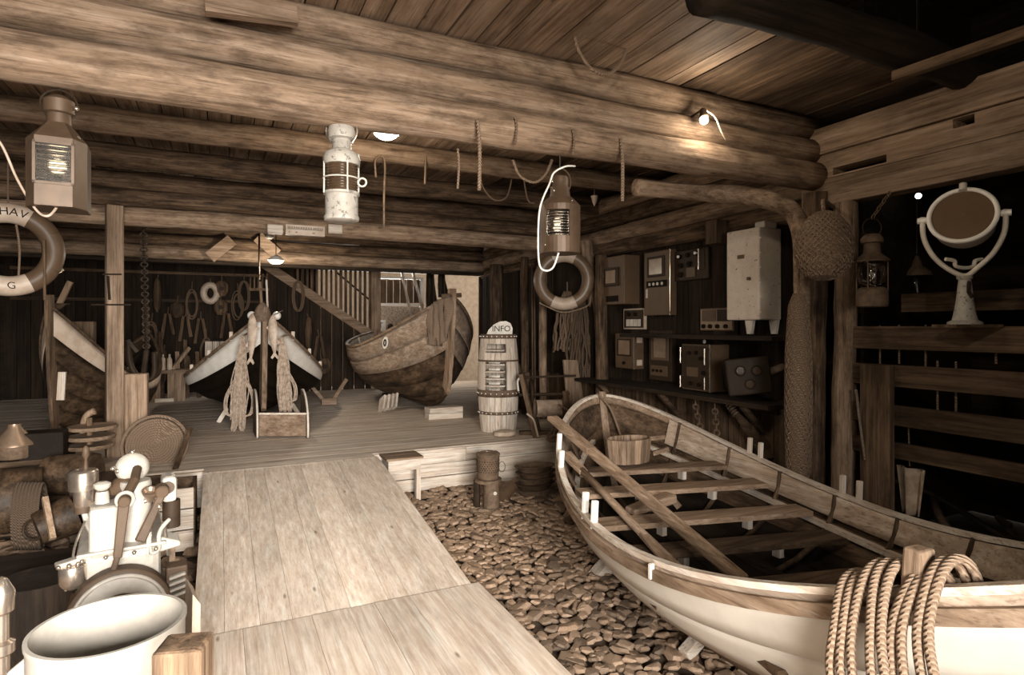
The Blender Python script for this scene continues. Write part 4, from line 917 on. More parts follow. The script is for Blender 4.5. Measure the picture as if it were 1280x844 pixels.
t, f, kb, hd, g = wallbox(811, 839, 845, 413, 478, 'tall dark echo sounder with a bright rectangular screen, lower middle', 'echo_sounder', 'instrument', GREYD)
f(.12, .9, .4, .93, .01, GREYP, 'screen_frame', bev=.004); f(.28, .78, .46, .88, .014, SCREEN, 'screen'); f(.1, .85, .1, .3, .008, GREYP, 'dial_panel')
for a in (.25, .42, .6): kb(a, .2, .014)
t, f, kb, hd, g = wallbox(852, 888, 912, 431, 491, 'grey receiver with four handles and bright corner edge, on the lower shelf', 'receiver', 'instrument', GREYP)
f(.04, .96, .04, .96, .006, GREYD, 'face'); hd(.06, .58, .92); hd(.9, .58, .92); hd(.06, .05, .3); hd(.9, .05, .3)
f(.22, .6, .3, .5, .012, GREYP, 'label_plate')
for a, c in ((.3, .8), (.55, .82), (.7, .7), (.35, .15), (.65, .14), (.8, .4)): kb(a, c, .018)
MB().rng(g[0] - .008, g[0] + .004, g[2] - .008, g[2] + .01, g[3], g[4]).build('edge_trim', STEEL, t); kb(.8, 1.06, .018, OLDWHITE, 'lamp', .0)
# black cast box with round holes, turned
c = P(935, 470, 4.75); T = frame(c, math.radians(35)); t = thing('cast_iron_box', 'black cast iron box with three round holes, right end of the lower shelf', 'instrument', c - V((0, 0, .14)))
T = Matrix.Translation(c) @ Matrix.Rotation(math.radians(-38), 4, 'Z') @ Matrix.Rotation(-.12, 4, 'Y')
MB(T).rng(-.15, .15, -.02, .3, -.13, .13).build('case', BLACK, t, bevel=.03)
MB(T).rng(-.165, .165, -.045, -.02, -.145, .145).build('front_flange', IRON, t, bevel=.02)
for x, z in ((-.06, .05), (.06, .04), (.0, -.06)): MB(T).torus((x, -.047, z), .036, .008, (0, 1, 0), 20, 6).build('hole_ring', IRON, t, True); 
for x, z in ((-.06, .05), (.06, .04), (.0, -.06)): MB(T).cyl((x, -.03, z), (x, -.05, z), .032, 16).build('lens', paint('dark_lens2', .05, .1), t, True)
MB(T).cyl((.15, .12, .0), (.30, .16, .03), .03, 12).build('pipe_stub', RUST, t, True)
c = PX(889, 290, 3.8); MB().rng(3.8, 4.0, c.y - .07, c.y + .07, c.z - .1, c.z + .1).build('wooden_bracket', W['oldz'], label='small dark wooden block fixed under the wall logs', cat='bracket')
# chains and rope lashings below the shelf
def chain(a, b, n, r, mat, label, cat='chain', sag=0.0, name='chain'):
    t = thing(name, label, cat, a); a = V(a); b = V(b)
    for i in range(n):
        p = a.lerp(b, (i + .5) / n) + V((0, 0, -sag * math.sin(math.pi * (i + .5) / n))); d = (b - a).normalized()
        x, y = perp(d); q = x if i % 2 else y; L = (b - a).length / n
        MB().tube([p + d * L * .62 * math.cos(k * math.pi / 4) + q * r * 1.4 * math.sin(k * math.pi / 4) for k in range(8)], r * .42, 5, closed=True).build('link', mat, t)
    return t
chain(PX(868, 500, XW - .2), PX(880, 556, XW - .45), 9, .016, RUST, 'left rusty chain hanging from the shelf into the rowing boat')
chain(PX(893, 505, XW - .2), PX(898, 566, XW - .45), 9, .016, RUST, 'right rusty chain hanging from the shelf into the rowing boat')
bt = thing('rope_lashed_brace', 'rope lashed wooden brace leaning against the low board wall', 'brace', PX(940, 560, XW - .1))
MB().bar(PX(918, 508, XW - .1), PX(962, 575, XW - .12), .07, .05).bar(PX(905, 500, XW - .1), PX(975, 515, XW - .1), .05, .05).build('timber', W['oldy'], bt)
for k in range(5): MB().torus(PX(915 + k * 2.2, 505 + k * 3, XW - .1), .05, .009, V((0, .6, .8)), 12, 6).build('lashing', DROPE, bt)
# ---- netting on the post, woven fender
def woven(name, label, prof, c, cat, mat, rows, cols, r):
    t = thing(name, label, cat, c); MB().lathe([(p[0] - r * .5, p[1]) for p in prof], c, n=24).build('core', DROPE, t, True)
    def at(h):
        for i in range(len(prof) - 1):
            if prof[i][1] <= h <= prof[i + 1][1] or prof[i][1] >= h >= prof[i + 1][1]:
                q = (h - prof[i][1]) / (prof[i + 1][1] - prof[i][1] + 1e-9); return prof[i][0] + (prof[i + 1][0] - prof[i][0]) * q
        return prof[-1][0]
    h0, h1 = min(p[1] for p in prof), max(p[1] for p in prof)
    m = MB()
    for s in (-1, 1):
        for k in range(cols):
            pts = []
            for i in range(rows + 1):
                h = h0 + (h1 - h0) * i / rows; R = at(h); a = 6.283 * k / cols + s * i * .18
                pts.append(c + V((math.cos(a) * R, math.sin(a) * R, h)))
            m.tube(pts, r, 5)
    m.build('weave', mat, t, kind='stuff'); return t
wc = P(1030, 350, 3.75)
woven('rope_fender', 'bulging woven rope fender hanging on the slim round post', [(.03, 0), (.10, .02), (.145, .08), (.165, .16), (.16, .25), (.135, .33), (.09, .39), (.04, .42)], wc, 'fender', ropemat('fender_rope', .2), 16, 26, .006)
MB().tube(smooth([wc + V((0, 0, .42)), wc + V((.02, .02, .5)), V((XW - .09, 2.82, 2.44))], 5), .012, 6).build('fender_line', ROPE, label='line the woven fender hangs from', cat='rope')
nc = P(998, 408, 4.05); nc.z = .55
woven('hanging_net', 'knotted net wrapped down the left side of the netted post', [(.05, 0), (.075, .1), (.085, .5), (.08, .9), (.06, 1.2), (.03, 1.28)], nc, 'net', ropemat('net_cord', .2), 44, 14, .0045)
MB().tube([nc + V((0, 0, 1.28)), nc + V((.03, .02, 1.5))], .008, 6).build('net_line', DROPE, label='line the knotted net is tied up with', cat='rope')
# ---- right side lanterns, searchlight
D = 3.81; T = camframe(1090, 384, D); t = thing('barn_lantern', 'clear glass oil lantern hanging above the fence rails', 'lantern', T.translation)
MB(T).lathe([(.08, 0), (.088, .005), (.092, .03), (.09, .10), (.075, .12), (.06, .125)], n=24).build('oil_tank', RUST, t, True)
MB(T).lathe([(.058, .125), (.075, .16), (.08, .20), (.075, .25), (.055, .29)], n=24, cap=False).build('glass', GLASS, t, True, solid=.003)
MB(T).lathe([(.095, .285), (.1, .295), (.06, .33), (.05, .34), (.045, .40), (.062, .405), (.064, .43), (.05, .45), (.04, .46), (.001, .465)], n=24).build('cap', RUST, t, True)
MB(T).cyl((0, 0, .12), (0, 0, .17), .016, 10).build('burner', IRON, t)
for a in range(4): MB(T).tube([(math.cos(a * 1.57 + .78) * .088, math.sin(a * 1.57 + .78) * .088, .1), (math.cos(a * 1.57 + .78) * .088, math.sin(a * 1.57 + .78) * .088, .3)], .004, 6).build('guard_wire', RUST, t)
MB(T).torus((0, 0, .5), .06, .004, (0, 1, 0), 20, 6).build('bail', IRON, t)
chain(T @ V((0, 0, .56)), V((XB - .06, T.translation.y, 2.48)), 7, .008, RUST, 'thin chain holding the clear glass oil lantern')
D = 4.9; T = camframe(1146, 388, D); t = thing('oil_lamp', 'dim dark oil lamp hanging behind the fence, left of the searchlight', 'lamp', T.translation)
MB(T).lathe([(.02, -.05), (.075, 0), (.09, .03), (.05, .06)], n=20).build('tank', RUST, t, True); MB(T).lathe([(.04, .06), (.06, .13), (.05, .22), (.04, .28)], n=20, cap=False).build('chimney', GLASS, t, True, solid=.003)
MB(T).lathe([(.11, .28), (.10, .31), (.04, .36), (.03, .40), (.012, .44), (.001, .45)], n=20).build('shade', RUST, t, True); MB(T).tube([(-.09, 0, .02), (-.1, 0, .2), (-.06, 0, .42), (0, 0, .46)], .004, 6).build('bail', IRON, t)
MB().tube([T @ V((0, 0, .46)), V((T.translation.x, T.translation.y, 4.31))], .004, 5).build('thin_line', DROPE, label='thin line holding the dim oil lamp', cat='line')
D = 3.44; T = camframe(1206, 403, D); s0 = T.translation; t = thing('searchlight', 'white ship searchlight on a cone pedestal standing on the top rail', 'searchlight', s0)
k = px(D)
MB(T).lathe([(.085, -.012), (.085, 0), (.062, .012), (.055, .04), (.042, .12), (.036, .19), (.03, .24), (.04, .25), (.04, .265)], n=24).build('pedestal', CHIPWHITE, t, True)
MB(T).rng(-.12, .14, -.1, .1, -.03, -.012).build('base_board', W['oldx'], t)
c = V((-.012, 0, .60)); tl = V((-.62, -.7, .25)).normalized()
side = tl.cross(V((0, 0, 1))).normalized(); side = -side if side.x < 0 else side
MB(T).lathe([(.05, -.20), (.12, -.17), (.15, -.11), (.155, .02)], c, tl, n=32).build('drum', OLDWHITE, t, True)
MB(T).torus(c + tl * .025, .157, .013, tl, 40, 10).build('front_ring', WHITE, t, True)
MB(T).lathe([(.001, .034), (.08, .032), (.148, .026)], c, tl, n=32, cap=False).build('lens', paint('lens_grey', .14, .12, dirt=.15), t, True)
yk = [c + side * .19 + V((0, 0, .02)), c + side * .185 - V((0, 0, .1)), c + side * .14 - V((0, 0, .21)), c + side * .07 - V((0, 0, .29)), V((0, 0, .265)), c - side * .07 - V((0, 0, .29)), c - side * .14 - V((0, 0, .21)), c - side * .185 - V((0, 0, .1)), c - side * .19 + V((0, 0, .02))]
MB(T).tube(smooth(yk, 6), .014, 8).build('yoke', OLDWHITE, t, 'all')
for s_ in (-1, 1): MB(T).cyl(c + side * .15 * s_, c + side * .215 * s_, .018, 10).build('pivot_knob', WHITE, t, True)
MB(T).tube(smooth([V((-.11, 0, .36)), V((-.06, 0, .35)), V((-.05, 0, .32)), V((0, 0, .31)), V((.05, 0, .32)), V((.06, 0, .35)), V((.1, 0, .36))], 5), .011, 6).build('locking_arm', OLDWHITE, t)
MB(T).cyl(c + V((0, 0, .15)), c + V((0.01, .01, .19)), .02, 10).build('vent_cap', OLDWHITE, t, True)
MB(T).tube([(0, -.03, .23), (-.015, -.05, .17), (.005, -.05, .14)], .01, 6).build('clamp', IRON, t)
# rod, hanging lines and the dark tangle beyond the fence
MB().tube([PX(1070, 487, XR - .1), PX(1081, 575, XR - .1)], .009, 8).build('metal_rod', STEEL, label='thin bright metal rod beside the broad upright board', cat='rod')
for k, (u, v0, v1, X) in enumerate(((1100, 437, 455, 3.96), (1157, 437, 458, 3.96), (1172, 487, 515, 3.96), (1195, 490, 520, 3.96), (1245, 390, 455, 3.96), (1124, 437, 455, 3.96))):
    b = PX(u, v1, X); MB().tube([V((X, b.y, 1.62 if k not in (2, 3) else 1.4)), V((X, b.y, b.z))], .006, 5).build('thin_line', ROPE, label='thin cord hanging behind the %s' % ('top rail just right of the netted posts', 'top rail below the oil lamp', 'second rail, left of the two there', 'second rail, right of the two there', 'top rail right of the searchlight', 'top rail beside the broad upright board')[k], cat='line', group='cords behind the fence rails')
t = thing('scrap_iron', 'heap of dark iron pipes and scrap beyond the fence at far right', 'scrap', (4.9, 1.9, 0))
rr = random.Random(9)
for i in range(16):
    a = V((rr.uniform(4.3, 5.5), rr.uniform(.4, 2.7), rr.uniform(.0, .5))); b = a + V((rr.uniform(-.5, .5), rr.uniform(-.7, .7), rr.uniform(.1, .6)))
    MB().tube(smooth([a, a.lerp(b, .5) + V((0, .1, .08)), b], 4), rr.uniform(.012, .035), 8).build('pipe', RUST if i % 3 else IRON, t, 'all')
MB().tube([(4.9, 1.9, -.02), (4.9, 1.9, .5)], .12, 12).build('drum', IRON, t)
# net and canvas scraps hanging behind the fence
c = PX(1137, 575, 3.98); MB().grid(lambda s, q: c + V((.03 * math.sin(s * 9), (s - .5) * .18 * (1 - .4 * q), -.05 - q * .3)), 6, 6).build('canvas_scrap', CANVAS, None, 'all', solid=.01, label='pale torn canvas scrap hanging behind the fence rails', cat='cloth')
MB().tube([c + V((0, 0, -.04)), V((3.965, c.y, 1.05))], .005, 5).build('thin_line', ROPE, label='cord the torn canvas scrap hangs from', cat='line')
# ---- INFO barrel
c = P(623, 538, 7.0); c.z = DZ; t = thing('info_barrel', 'tall staved barrel cupboard with shelf openings and an INFO sign on top', 'barrel', c)
T = camframe(623, 538, 7.0); T.translation = c; HB = 1.10; ns = 22
Rb = lambda z: .205 + .035 * math.sin(math.pi * z / HB)
for i in range(ns):
    a0 = 2 * math.pi * (i + .03) / ns; a1 = 2 * math.pi * (i + .97) / ns; mid = (a0 + a1) / 2
    front = 3.9 < mid < 5.0      # camera-left half of the front
    spans = [(0, HB)] if not front else [(0, .42), (.80, .90), (1.0, HB)]
    for z0, z1 in spans:
        m = MB(T); n = 6; vs = []
        for j in range(n + 1):
            z = z0 + (z1 - z0) * j / n
            for a, r in ((a0, Rb(z)), (a1, Rb(z)), (a1, Rb(z) - .02), (a0, Rb(z) - .02)): vs.append((math.cos(a) * r, math.sin(a) * r, z))
        m.add(vs, [(j * 4 + q, j * 4 + (q + 1) % 4, j * 4 + 4 + (q + 1) % 4, j * 4 + 4 + q) for j in range(n) for q in range(4)] + [(0, 1, 2, 3), (n * 4, n * 4 + 1, n * 4 + 2, n * 4 + 3)])
        m.build('stave', W['palez'], t)
for z, h in ((.0, .0), (.20, .035), (.40, .08), (.80, .02), (1.06, .05)):
    if h: 
        MB(T).lathe([(Rb(z) + .003, z), (Rb(z + h) + .004, z + h)], n=32, cap=False).build('hoop', RUST, t, True, solid=.004)
        if h > .03:
            for q in range(11): a = 3.3 + q * .27; MB(T).ball((math.cos(a) * (Rb(z) + .009), math.sin(a) * (Rb(z) + .009), z + h / 2), .007, 5).build('rivet', WHITE, t)
for z in (.44, .52, .60, .68, .76, .92):
    pts = [(math.cos(a) * (Rb(z) - .005), math.sin(a) * (Rb(z) - .005)) for a in [3.85 + 1.2 * q / 8 for q in range(9)]]
    MB(T).prism([(x, y, z) for x, y in pts] + [(.05, .0, z), (-.12, .02, z)], (0, 0, .014)).build('shelf', W['palex'], t)
    for q in range(3):
        a = 4.1 + q * .3
        if z < .9: MB(T).box((math.cos(a) * .15, math.sin(a) * .15, z + .03), (.045, .01, .025), Matrix.Rotation(a + 1.57, 3, 'Z')).build('leaflet', OLDWHITE, t)
MB(T).lathe([(.001, HB - .02), (.2, HB - .02), (.2, HB - .005)], n=28).build('lid', W['oldx'], t)
pts = [(-.14 * 1.0 + 0, 0, 0)]
arcp = [(-.13, 0, 0), (.17, 0, 0), (.175, 0, .09), (.15, 0, .145), (.10, 0, .17), (.03, 0, .165), (-.04, 0, .13), (-.10, 0, .07)]
MB(T).prism([(x - .01, -.1, HB + z - .01) for x, y, z in arcp], (0, .02, 0)).build('sign_board', OLDWHITE, t)
o = T @ V((.035, -.104, HB + .07)); text('INFO', facing(o, RIGHT), .092, BLACK, t)
c = P(631, 542, 6.6); MB().lathe([(.10, 0), (.13, .015), (.12, .05), (.06, .065), (.001, .068)], (c.x, c.y, DZ), n=16, sy=.7).build('flat_stone', paint('pale_stone', .5, .8, dirt=.4), None, True, label='pale flat round stone at the foot of the INFO barrel', cat='stone')
# ---- winch
c = P(672, 540, 6.6); c.z = DZ; T = camframe(672, 540, 6.6); T.translation = c; t = thing('hand_winch', 'old wooden hand winch with a canvas wound drum right of the INFO barrel', 'winch', c)
k = px(6.6)
MB(T).cyl((-.02, 0, .30), (.27, .05, .30), .095, 18).build('drum', CANVAS, t, True)
for x in (-.04, .28): MB(T).cyl((x - .01, .0, .30), (x + .015, 0, .30), .12, 18).build('drum_flange', W['oldz'], t, True)
MB(T).bar((-.18, -.05, .68), (-.02, -.10, .0), .05, .05).build('leg', W['oldz'], t); MB(T).bar((-.12, .2, .68), (.02, .25, .0), .05, .05).build('leg', W['oldz'], t)
MB(T).bar((.3, -.05, .5), (.36, -.10, .0), .05, .05).build('leg', W['oldz'], t)
MB(T).tube([(-.20, 0, .64), (.42, 0, .66)], .012, 8).build('axle', IRON, t)
MB(T).tube([(-.2, 0, .45), (.35, .02, .46)], .018, 8).build('axle', IRON, t)
for i in range(8): MB(T).tube([(-.06, .06, .46), (-.06 + .0, .06 + math.cos(i * .785) * .14, .46 + math.sin(i * .785) * .14)], .012, 6).build('gear_spoke', IRON, t)
MB(T).torus((-.06, .06, .46), .14, .018, (1, 0, 0), 24, 8).build('gear_rim', IRON, t, True)
MB(T).tube(smooth([(-.2, -.05, .64), (-.22, -.08, .6), (-.21, -.1, .5)], 4), .012, 6).build('crank', OLDWHITE, t, 'all')
MB(T).tube(smooth([(-.12, -.1, .26), (-.05, -.12, .2), (-.02, -.12, .1), (0, -.12, .01)], 5), .012, 6).build('brake_lever', CREAM, t, 'all')
MB(T).bar((-.2, .1, .02), (.4, .1, .02), .08, .04).build('sill', W['oldx'], t)
MB(T).tube(smooth([(.22, -.1, .36), (.36, -.15, .28), (.5, -.2, .22)], 4), .012, 6).build('drum_rope', ROPE, t, 'all')
cc = P(700, 545, 6.3); rt = thing('rope_heap', 'tangled heap of rope on the deck edge beside the winch', 'rope', (cc.x, cc.y, DZ)); rr = random.Random(4)
for i in range(7):
    a = rr.uniform(0, 6); pts = [V((cc.x + math.cos(a + j * .7) * .13 * rr.uniform(.6, 1.2), cc.y + math.sin(a + j * .7) * .09, DZ + .02 + .03 * i * rr.random())) for j in range(9)]
    MB().tube(smooth(pts, 4), .014, 6).build('strand', DROPE, rt, 'all')
# hanging net bundles and tools by the right wall of the deck
def bundle(u0, v0, u1, v1, Y, wpx, mat, label, n=14, seed=1, name='net_bundle', cat='net', r=.012):
    rr = random.Random(seed); a = PY(u0, v0, Y); b = PY(u1, v1, Y); w = wpx * (a.x * S + Y * C) / FP; t = thing(name, label, cat, b)
    m = MB()
    for i in range(n):
        ox = rr.uniform(-.5, .5) * w; oy = rr.uniform(-.4, .4) * w; pts = []
        for j in range(9):
            q = j / 8; sp = .25 + .75 * math.sin(min(1, q * 1.3) * 1.57); pts.append(a.lerp(b, q * rr.uniform(.93, 1.0)) + V((ox * sp + rr.uniform(-.02, .02), oy * sp, rr.uniform(-.01, .01))))
        m.tube(smooth(pts, 3), r * rr.uniform(.7, 1.3), 5)
    m.build('cords', mat, t, 'all', kind='stuff')
    MB().tube([a - V((0, 0, .01)), V((a.x, a.y, a.z + .12))], .008, 6).build('hanging_line', DROPE, t)
    return t
bundle(709, 365, 705, 440, 6.2, 30, ropemat('brown_net', .2), 'brown net bundle hanging under the worn lifebuoy', 22, 2, r=.016)
bundle(727, 375, 726, 480, 6.1, 34, ropemat('dark_net', .12), 'dark tangled net hanging beside the leaning pole', 26, 3, r=.018)
a = PY(716, 382, 5.95)
b = PY(722, 540, 5.95); MB().prism([PY(705, 450, 5.95), PY(722, 450, 5.95), PY(737, 545, 5.95), PY(714, 545, 5.95)], V((0, .04, 0))).build('tapered_board', W['midz'], bevel=.005, label='tapered pale board leaning behind the winch', cat='board')
MB().bar(PY(648, 455, 6.4), PY(667, 545, 6.3), .05, .03).build('leaning_board', W['oldz'], label='narrow dark board leaning on the deck right of the INFO barrel', cat='board')
for i, (u, v0, v1) in enumerate(((665, 330, 520), (668, 340, 470))): MB().tube([PY(u, v0, 7.1), V((PY(u + 1, v1, 7.1).x, 7.1, DZ))], .012, 6).build('thin_rod', W['oldz'], label=('left', 'right')[i] + ' of two thin rods behind the winch', cat='rod')
# ---- things on the stones by the deck
D = 5.28; c = PZ(610, 637, .01); T = camframe(610, 637, 5.2); T.translation = V((c.x, c.y, .02))
t = thing('iron_stand', 'small round topped iron stand on the stones by the deck', 'stand', T.translation)
MB(T).cyl((.03, 0, 0), (.03, 0, .235), .07, 18).build('column', RUST, t, True); MB(T).cyl((.0, 0, .235), (.0, 0, .262), .118, 24).build('top_plate', RUST, t, True)
MB(T).cyl((-.10, .05, 0), (-.10, .05, .235), .03, 8).build('leg', IRON, t); MB(T).cyl((.03, 0, 0), (.03, 0, .015), .09, 18).build('foot_ring', RUST, t, True); MB(T).cyl((.06, -.06, .15), (.065, -.075, .15), .016, 10).build('peephole', OLDWHITE, t)
t = thing('perforated_bucket', 'perforated tin bucket with wire handle standing on the round iron stand', 'bucket', T @ V((0, 0, .263)))
T2 = T @ Matrix.Translation((-.0, 0, .263)); pb = MB(T2); nn = 32
pb.lathe([(.09, 0), (.092, .01), (.1, .205), (.104, .21), (.104, .218)], n=nn, cap=False); pb.add([(math.cos(6.283 * i / nn) * .09, math.sin(6.283 * i / nn) * .09, .002) for i in range(nn)], [tuple(range(nn))]); pb.build('body', RUST, t, True, solid=.003)
hm = MB(T2)
for r_ in range(6):
    for q in range(26):
        a = 6.283 * (q + .5 * (r_ % 2)) / 26; z = .07 + r_ * .018; R = .093 + z * .04; hm.cyl((math.cos(a) * R, math.sin(a) * R, z), (math.cos(a) * (R + .003), math.sin(a) * (R + .003), z), .0045, 6)
hm.build('holes', BLACK, t, kind='stuff')
MB(T2).lathe([(.104, .216), (.06, .235), (.001, .24)], n=28).build('lid', RUST, t, True)
MB(T2).torus((.122, 0, .1), .028, .0035, (0, 1, 0), 16, 6, sy=1.6).build('side_handle', STEEL, t)
MB(T2).tube(smooth([(-.1, 0, .2), (-.06, -.05, .245), (.02, -.07, .25), (.08, -.04, .245), (.1, 0, .2)], 5), .004, 6).build('wire_handle', STEEL, t)
c = PZ(637, 620, .06); MB().cyl(c + V((-.07, 0, .0)), c + V((.06, .09, .06)), .06, 18).build('small_bucket', GREYP, None, True, label='small grey tin lying on its side beside the iron stand', cat='tin')
c = PZ(672, 622, .0); ti = 0
for i in range(5):
    cz = .02 + i * .055; cx = c.x + random.uniform(-.01, .01)
    MB().lathe([(.13, 0), (.16, .04), (.185, .055), (.17, .058), (.12, .02)], (cx, c.y + .05, cz), n=20, sx=1.15, sy=.7).build('fish_tray', W['oldx'] if i % 2 else RUST, None, True, label=('lowest', 'second lowest', 'middle', 'second highest', 'topmost')[i] + ' of the dark oval trays stacked by the deck', cat='tray', group='oval trays stacked by the deck')
# ---- netting skeins, fish, rake on the black boat
def skein(u0, v0, u1, v1, D, w, label, seed, side_loop=True):
    rr = random.Random(seed); a = P(u0, v0, D); b = P(u1, v1, D); t = thing('yarn_skein', label, 'net', b); m = MB()
    L = (a - b).length
    for i in range(60):
        ox = rr.uniform(-.5, .5) * w; oy = rr.uniform(-.5, .5) * w * .6; pts = []; ln = rr.uniform(.82, 1.0)
        for j in range(8):
            q = j / 7; sp = .15 + .85 * min(1, q * 1.8) ** .8; pts.append(a.lerp(b, q * ln) + RIGHT * (ox * sp + .012 * math.sin(q * 9 + i)) + FWD * (oy * sp))
        m.tube(smooth(pts, 2), .006, 4)
    m.build('yarns', NETM, t, kind='stuff')
    for s in (-1, 1):
        if side_loop or s > 0:
            pts = [a.lerp(b, .45) + RIGHT * s * w * .3, a.lerp(b, .62) + RIGHT * s * (w * .85), a.lerp(b, .78) + RIGHT * s * (w * .8), a.lerp(b, .82) + RIGHT * s * w * .3]
            for q in range(3): MB().tube(smooth([p + RIGHT * s * q * .016 for p in pts], 5), .006, 5).build('loose_loop', NETM, t)
    MB().tube([a + UP * .01, a + FWD * .25 + UP * .04], .012, 6).build('tie', ROPE, t)
skein(304, 420, 297, 543, 6.95, .16, 'pale yarn skein hanging from the left bow of the black boat', 1)
skein(352, 422, 357, 520, 7.0, .13, 'pale yarn skein hanging from the right bow of the black boat', 2, False)
def fish(p, ln, label, flip=1, tilt=0.0):
    t = thing('dried_fish', label, 'fish', p - V((0, 0, ln))); f = lambda x, z, y=0: p + RIGHT * (x + tilt * z) + UP * z + FWD * y
    prof = [(0, .012), (.06, .035), (.18, .055), (.34, .065), (.5, .058), (.68, .042), (.82, .026), (.9, .016)]
    m = MB(); vs = []; n = 12
    for q, w2 in prof:
        for j in range(n):
            a = 6.283 * j / n; vs.append(f(math.cos(a) * w2 * (1.0 if math.cos(a) * flip > 0 else .75), -ln * q, math.sin(a) * w2 * .45))
    k = len(prof); m.add(vs, [(i * n + j, i * n + (j + 1) % n, (i + 1) * n + (j + 1) % n, (i + 1) * n + j) for i in range(k - 1) for j in range(n)] + [list(range(n))[::-1], [(k - 1) * n + j for j in range(n)]])
    m.build('body', FISH, t, True)
    MB().prism([f(-.008, -ln * .88, -.005), f(-.045, -ln, -.005), f(-.03, -ln * 1.04, -.005), f(0, -ln * .97, -.005), f(.03, -ln * 1.04, -.005), f(.045, -ln, -.005), f(.008, -ln * .88, -.005)], FWD * .008).build('tail', FISH, t)
    MB().prism([f(flip * .03, -ln * .2), f(flip * .085, -ln * .30), f(flip * .05, -ln * .38)], FWD * .006).build('fin', FISH, t)
    MB().prism([f(-flip * .03, -ln * .55), f(-flip * .07, -ln * .66), f(-flip * .03, -ln * .7)], FWD * .006).build('fin', FISH, t)
    MB().tube([f(0, -.005), f(0, .06, .3)], .005, 5).build('string', ROPE, t)
fish(P(315, 392, 6.85), .56, 'big dried cod hanging left of the stem of the black boat', 1, .03)
fish(P(341, 394, 6.85), .48, 'dried cod hanging right of the stem of the black boat', -1, -.05)
# coat like canvas behind the fish
c = P(328, 385, 7.0); MB().lathe([(.02, .06), (.04, .04), (.07, 0), (.09, -.06), (.10, -.13), (.08, -.16)], c, n=18, sy=.45).build('canvas_hood', RUST, None, True, label='grey canvas hood draped over the stem of the black boat', cat='canvas')
rk = thing('wooden_rake', 'upright wooden rake with five tines behind the stem of the black boat', 'rake', P(330, 420, 7.3))
MB().tube([P(330, 425, 7.3), P(325, 352, 7.3)], .016, 8).build('handle', W['midz'], rk); MB().bar(P(312, 362, 7.3), P(336, 362, 7.3), .03, .03).build('head', W['oldx'], rk)
for i in range(5): MB().tube(smooth([P(313 + i * 5, 362, 7.3), P(313 + i * 5, 350, 7.25), P(314 + i * 5, 343, 7.18)], 3), .009, 6).build('tine', W['oldz'], rk)
MB().tube([P(333, 350, 7.2), P(336, 420, 7.15)], .012, 6).build('pale_stick', W['palez'], label='thin pale stick standing beside the rake on the black boat', cat='stick')
MB().tube([V((P(324, 285, 7.9).x, P(324, 285, 7.9).y, 3.16)), P(324, 350, 7.9)], .014, 6).build('iron_bar', IRON, label='thin iron bar hanging down over the black boat', cat='bar')
# cradle in front
T = camframe(342, 550, 6.45); T.translation.z = DZ; t = thing('boat_cradle', 'low wooden cradle with two curved side boards in front of the black boat', 'cradle', T.translation)
for x, s in ((-.19, -1), (.35, 1)):
    prof = [(0, 0), (.42, 0), (.42, .48), (.30, .48), (.16, .43), (.05, .32), (.0, .18)]
    MB(T @ Matrix.Rotation(.25, 4, 'Z') if False else T).prism([(x + .18 * s * 0 - y * .5, y, z) for y, z in prof], (.035, 0, 0)).build('side_board', W['oldz'], t, bevel=.006)
    MB(T).tube(smooth([(x + .018 - y * .5, y, z) for y, z in prof[2:] + [(0, .01)]], 5), .012, 6).build('edge_band', OLDWHITE, t, 'all')
MB(T).rng(-.17, .36, .03, .06, .02, .25).build('front_board', W['midx'], t, bevel=.005); MB(T).rng(-.17, .36, .03, .07, .252, .27).build('top_batten', W['palex'], t)
# ---- back wall gear
rr = random.Random(12)
gear = [(183, 380, 'f'), (197, 352, 'f'), (210, 392, 'g'), (222, 378, 'b'), (232, 395, 'g'), (240, 360, 'r'), (251, 398, 'g'), (263, 356, 'h'), (277, 352, 'b'), (276, 375, 'b'), (283, 392, 'g'), (297, 362, 'r'), (305, 350, 'r'), (372, 350, 'r'), (385, 400, 'f'), (398, 420, 'g'), (205, 440, 'f'), (233, 445, 'g'), (245, 450, 'g'), (405, 448, 'b'), (258, 420, 'r'), (190, 400, 'r')]
lab = {'f': 'long wooden float', 'g': 'pair of pale net corks', 'b': 'wooden pulley block', 'r': 'coil of dark line', 'h': 'pale bleached whale bone ring'}
whr = lambda u: 'at the left of the back wall' if u < 225 else 'in the middle of the back wall' if u < 270 else 'on the back wall close to the rake' if u < 340 else 'on the back wall under the stair'
cnt = {}
gear.sort()
ordw = ['leftmost', 'second', 'third', 'fourth', 'fifth', 'sixth', 'seventh', 'eighth']
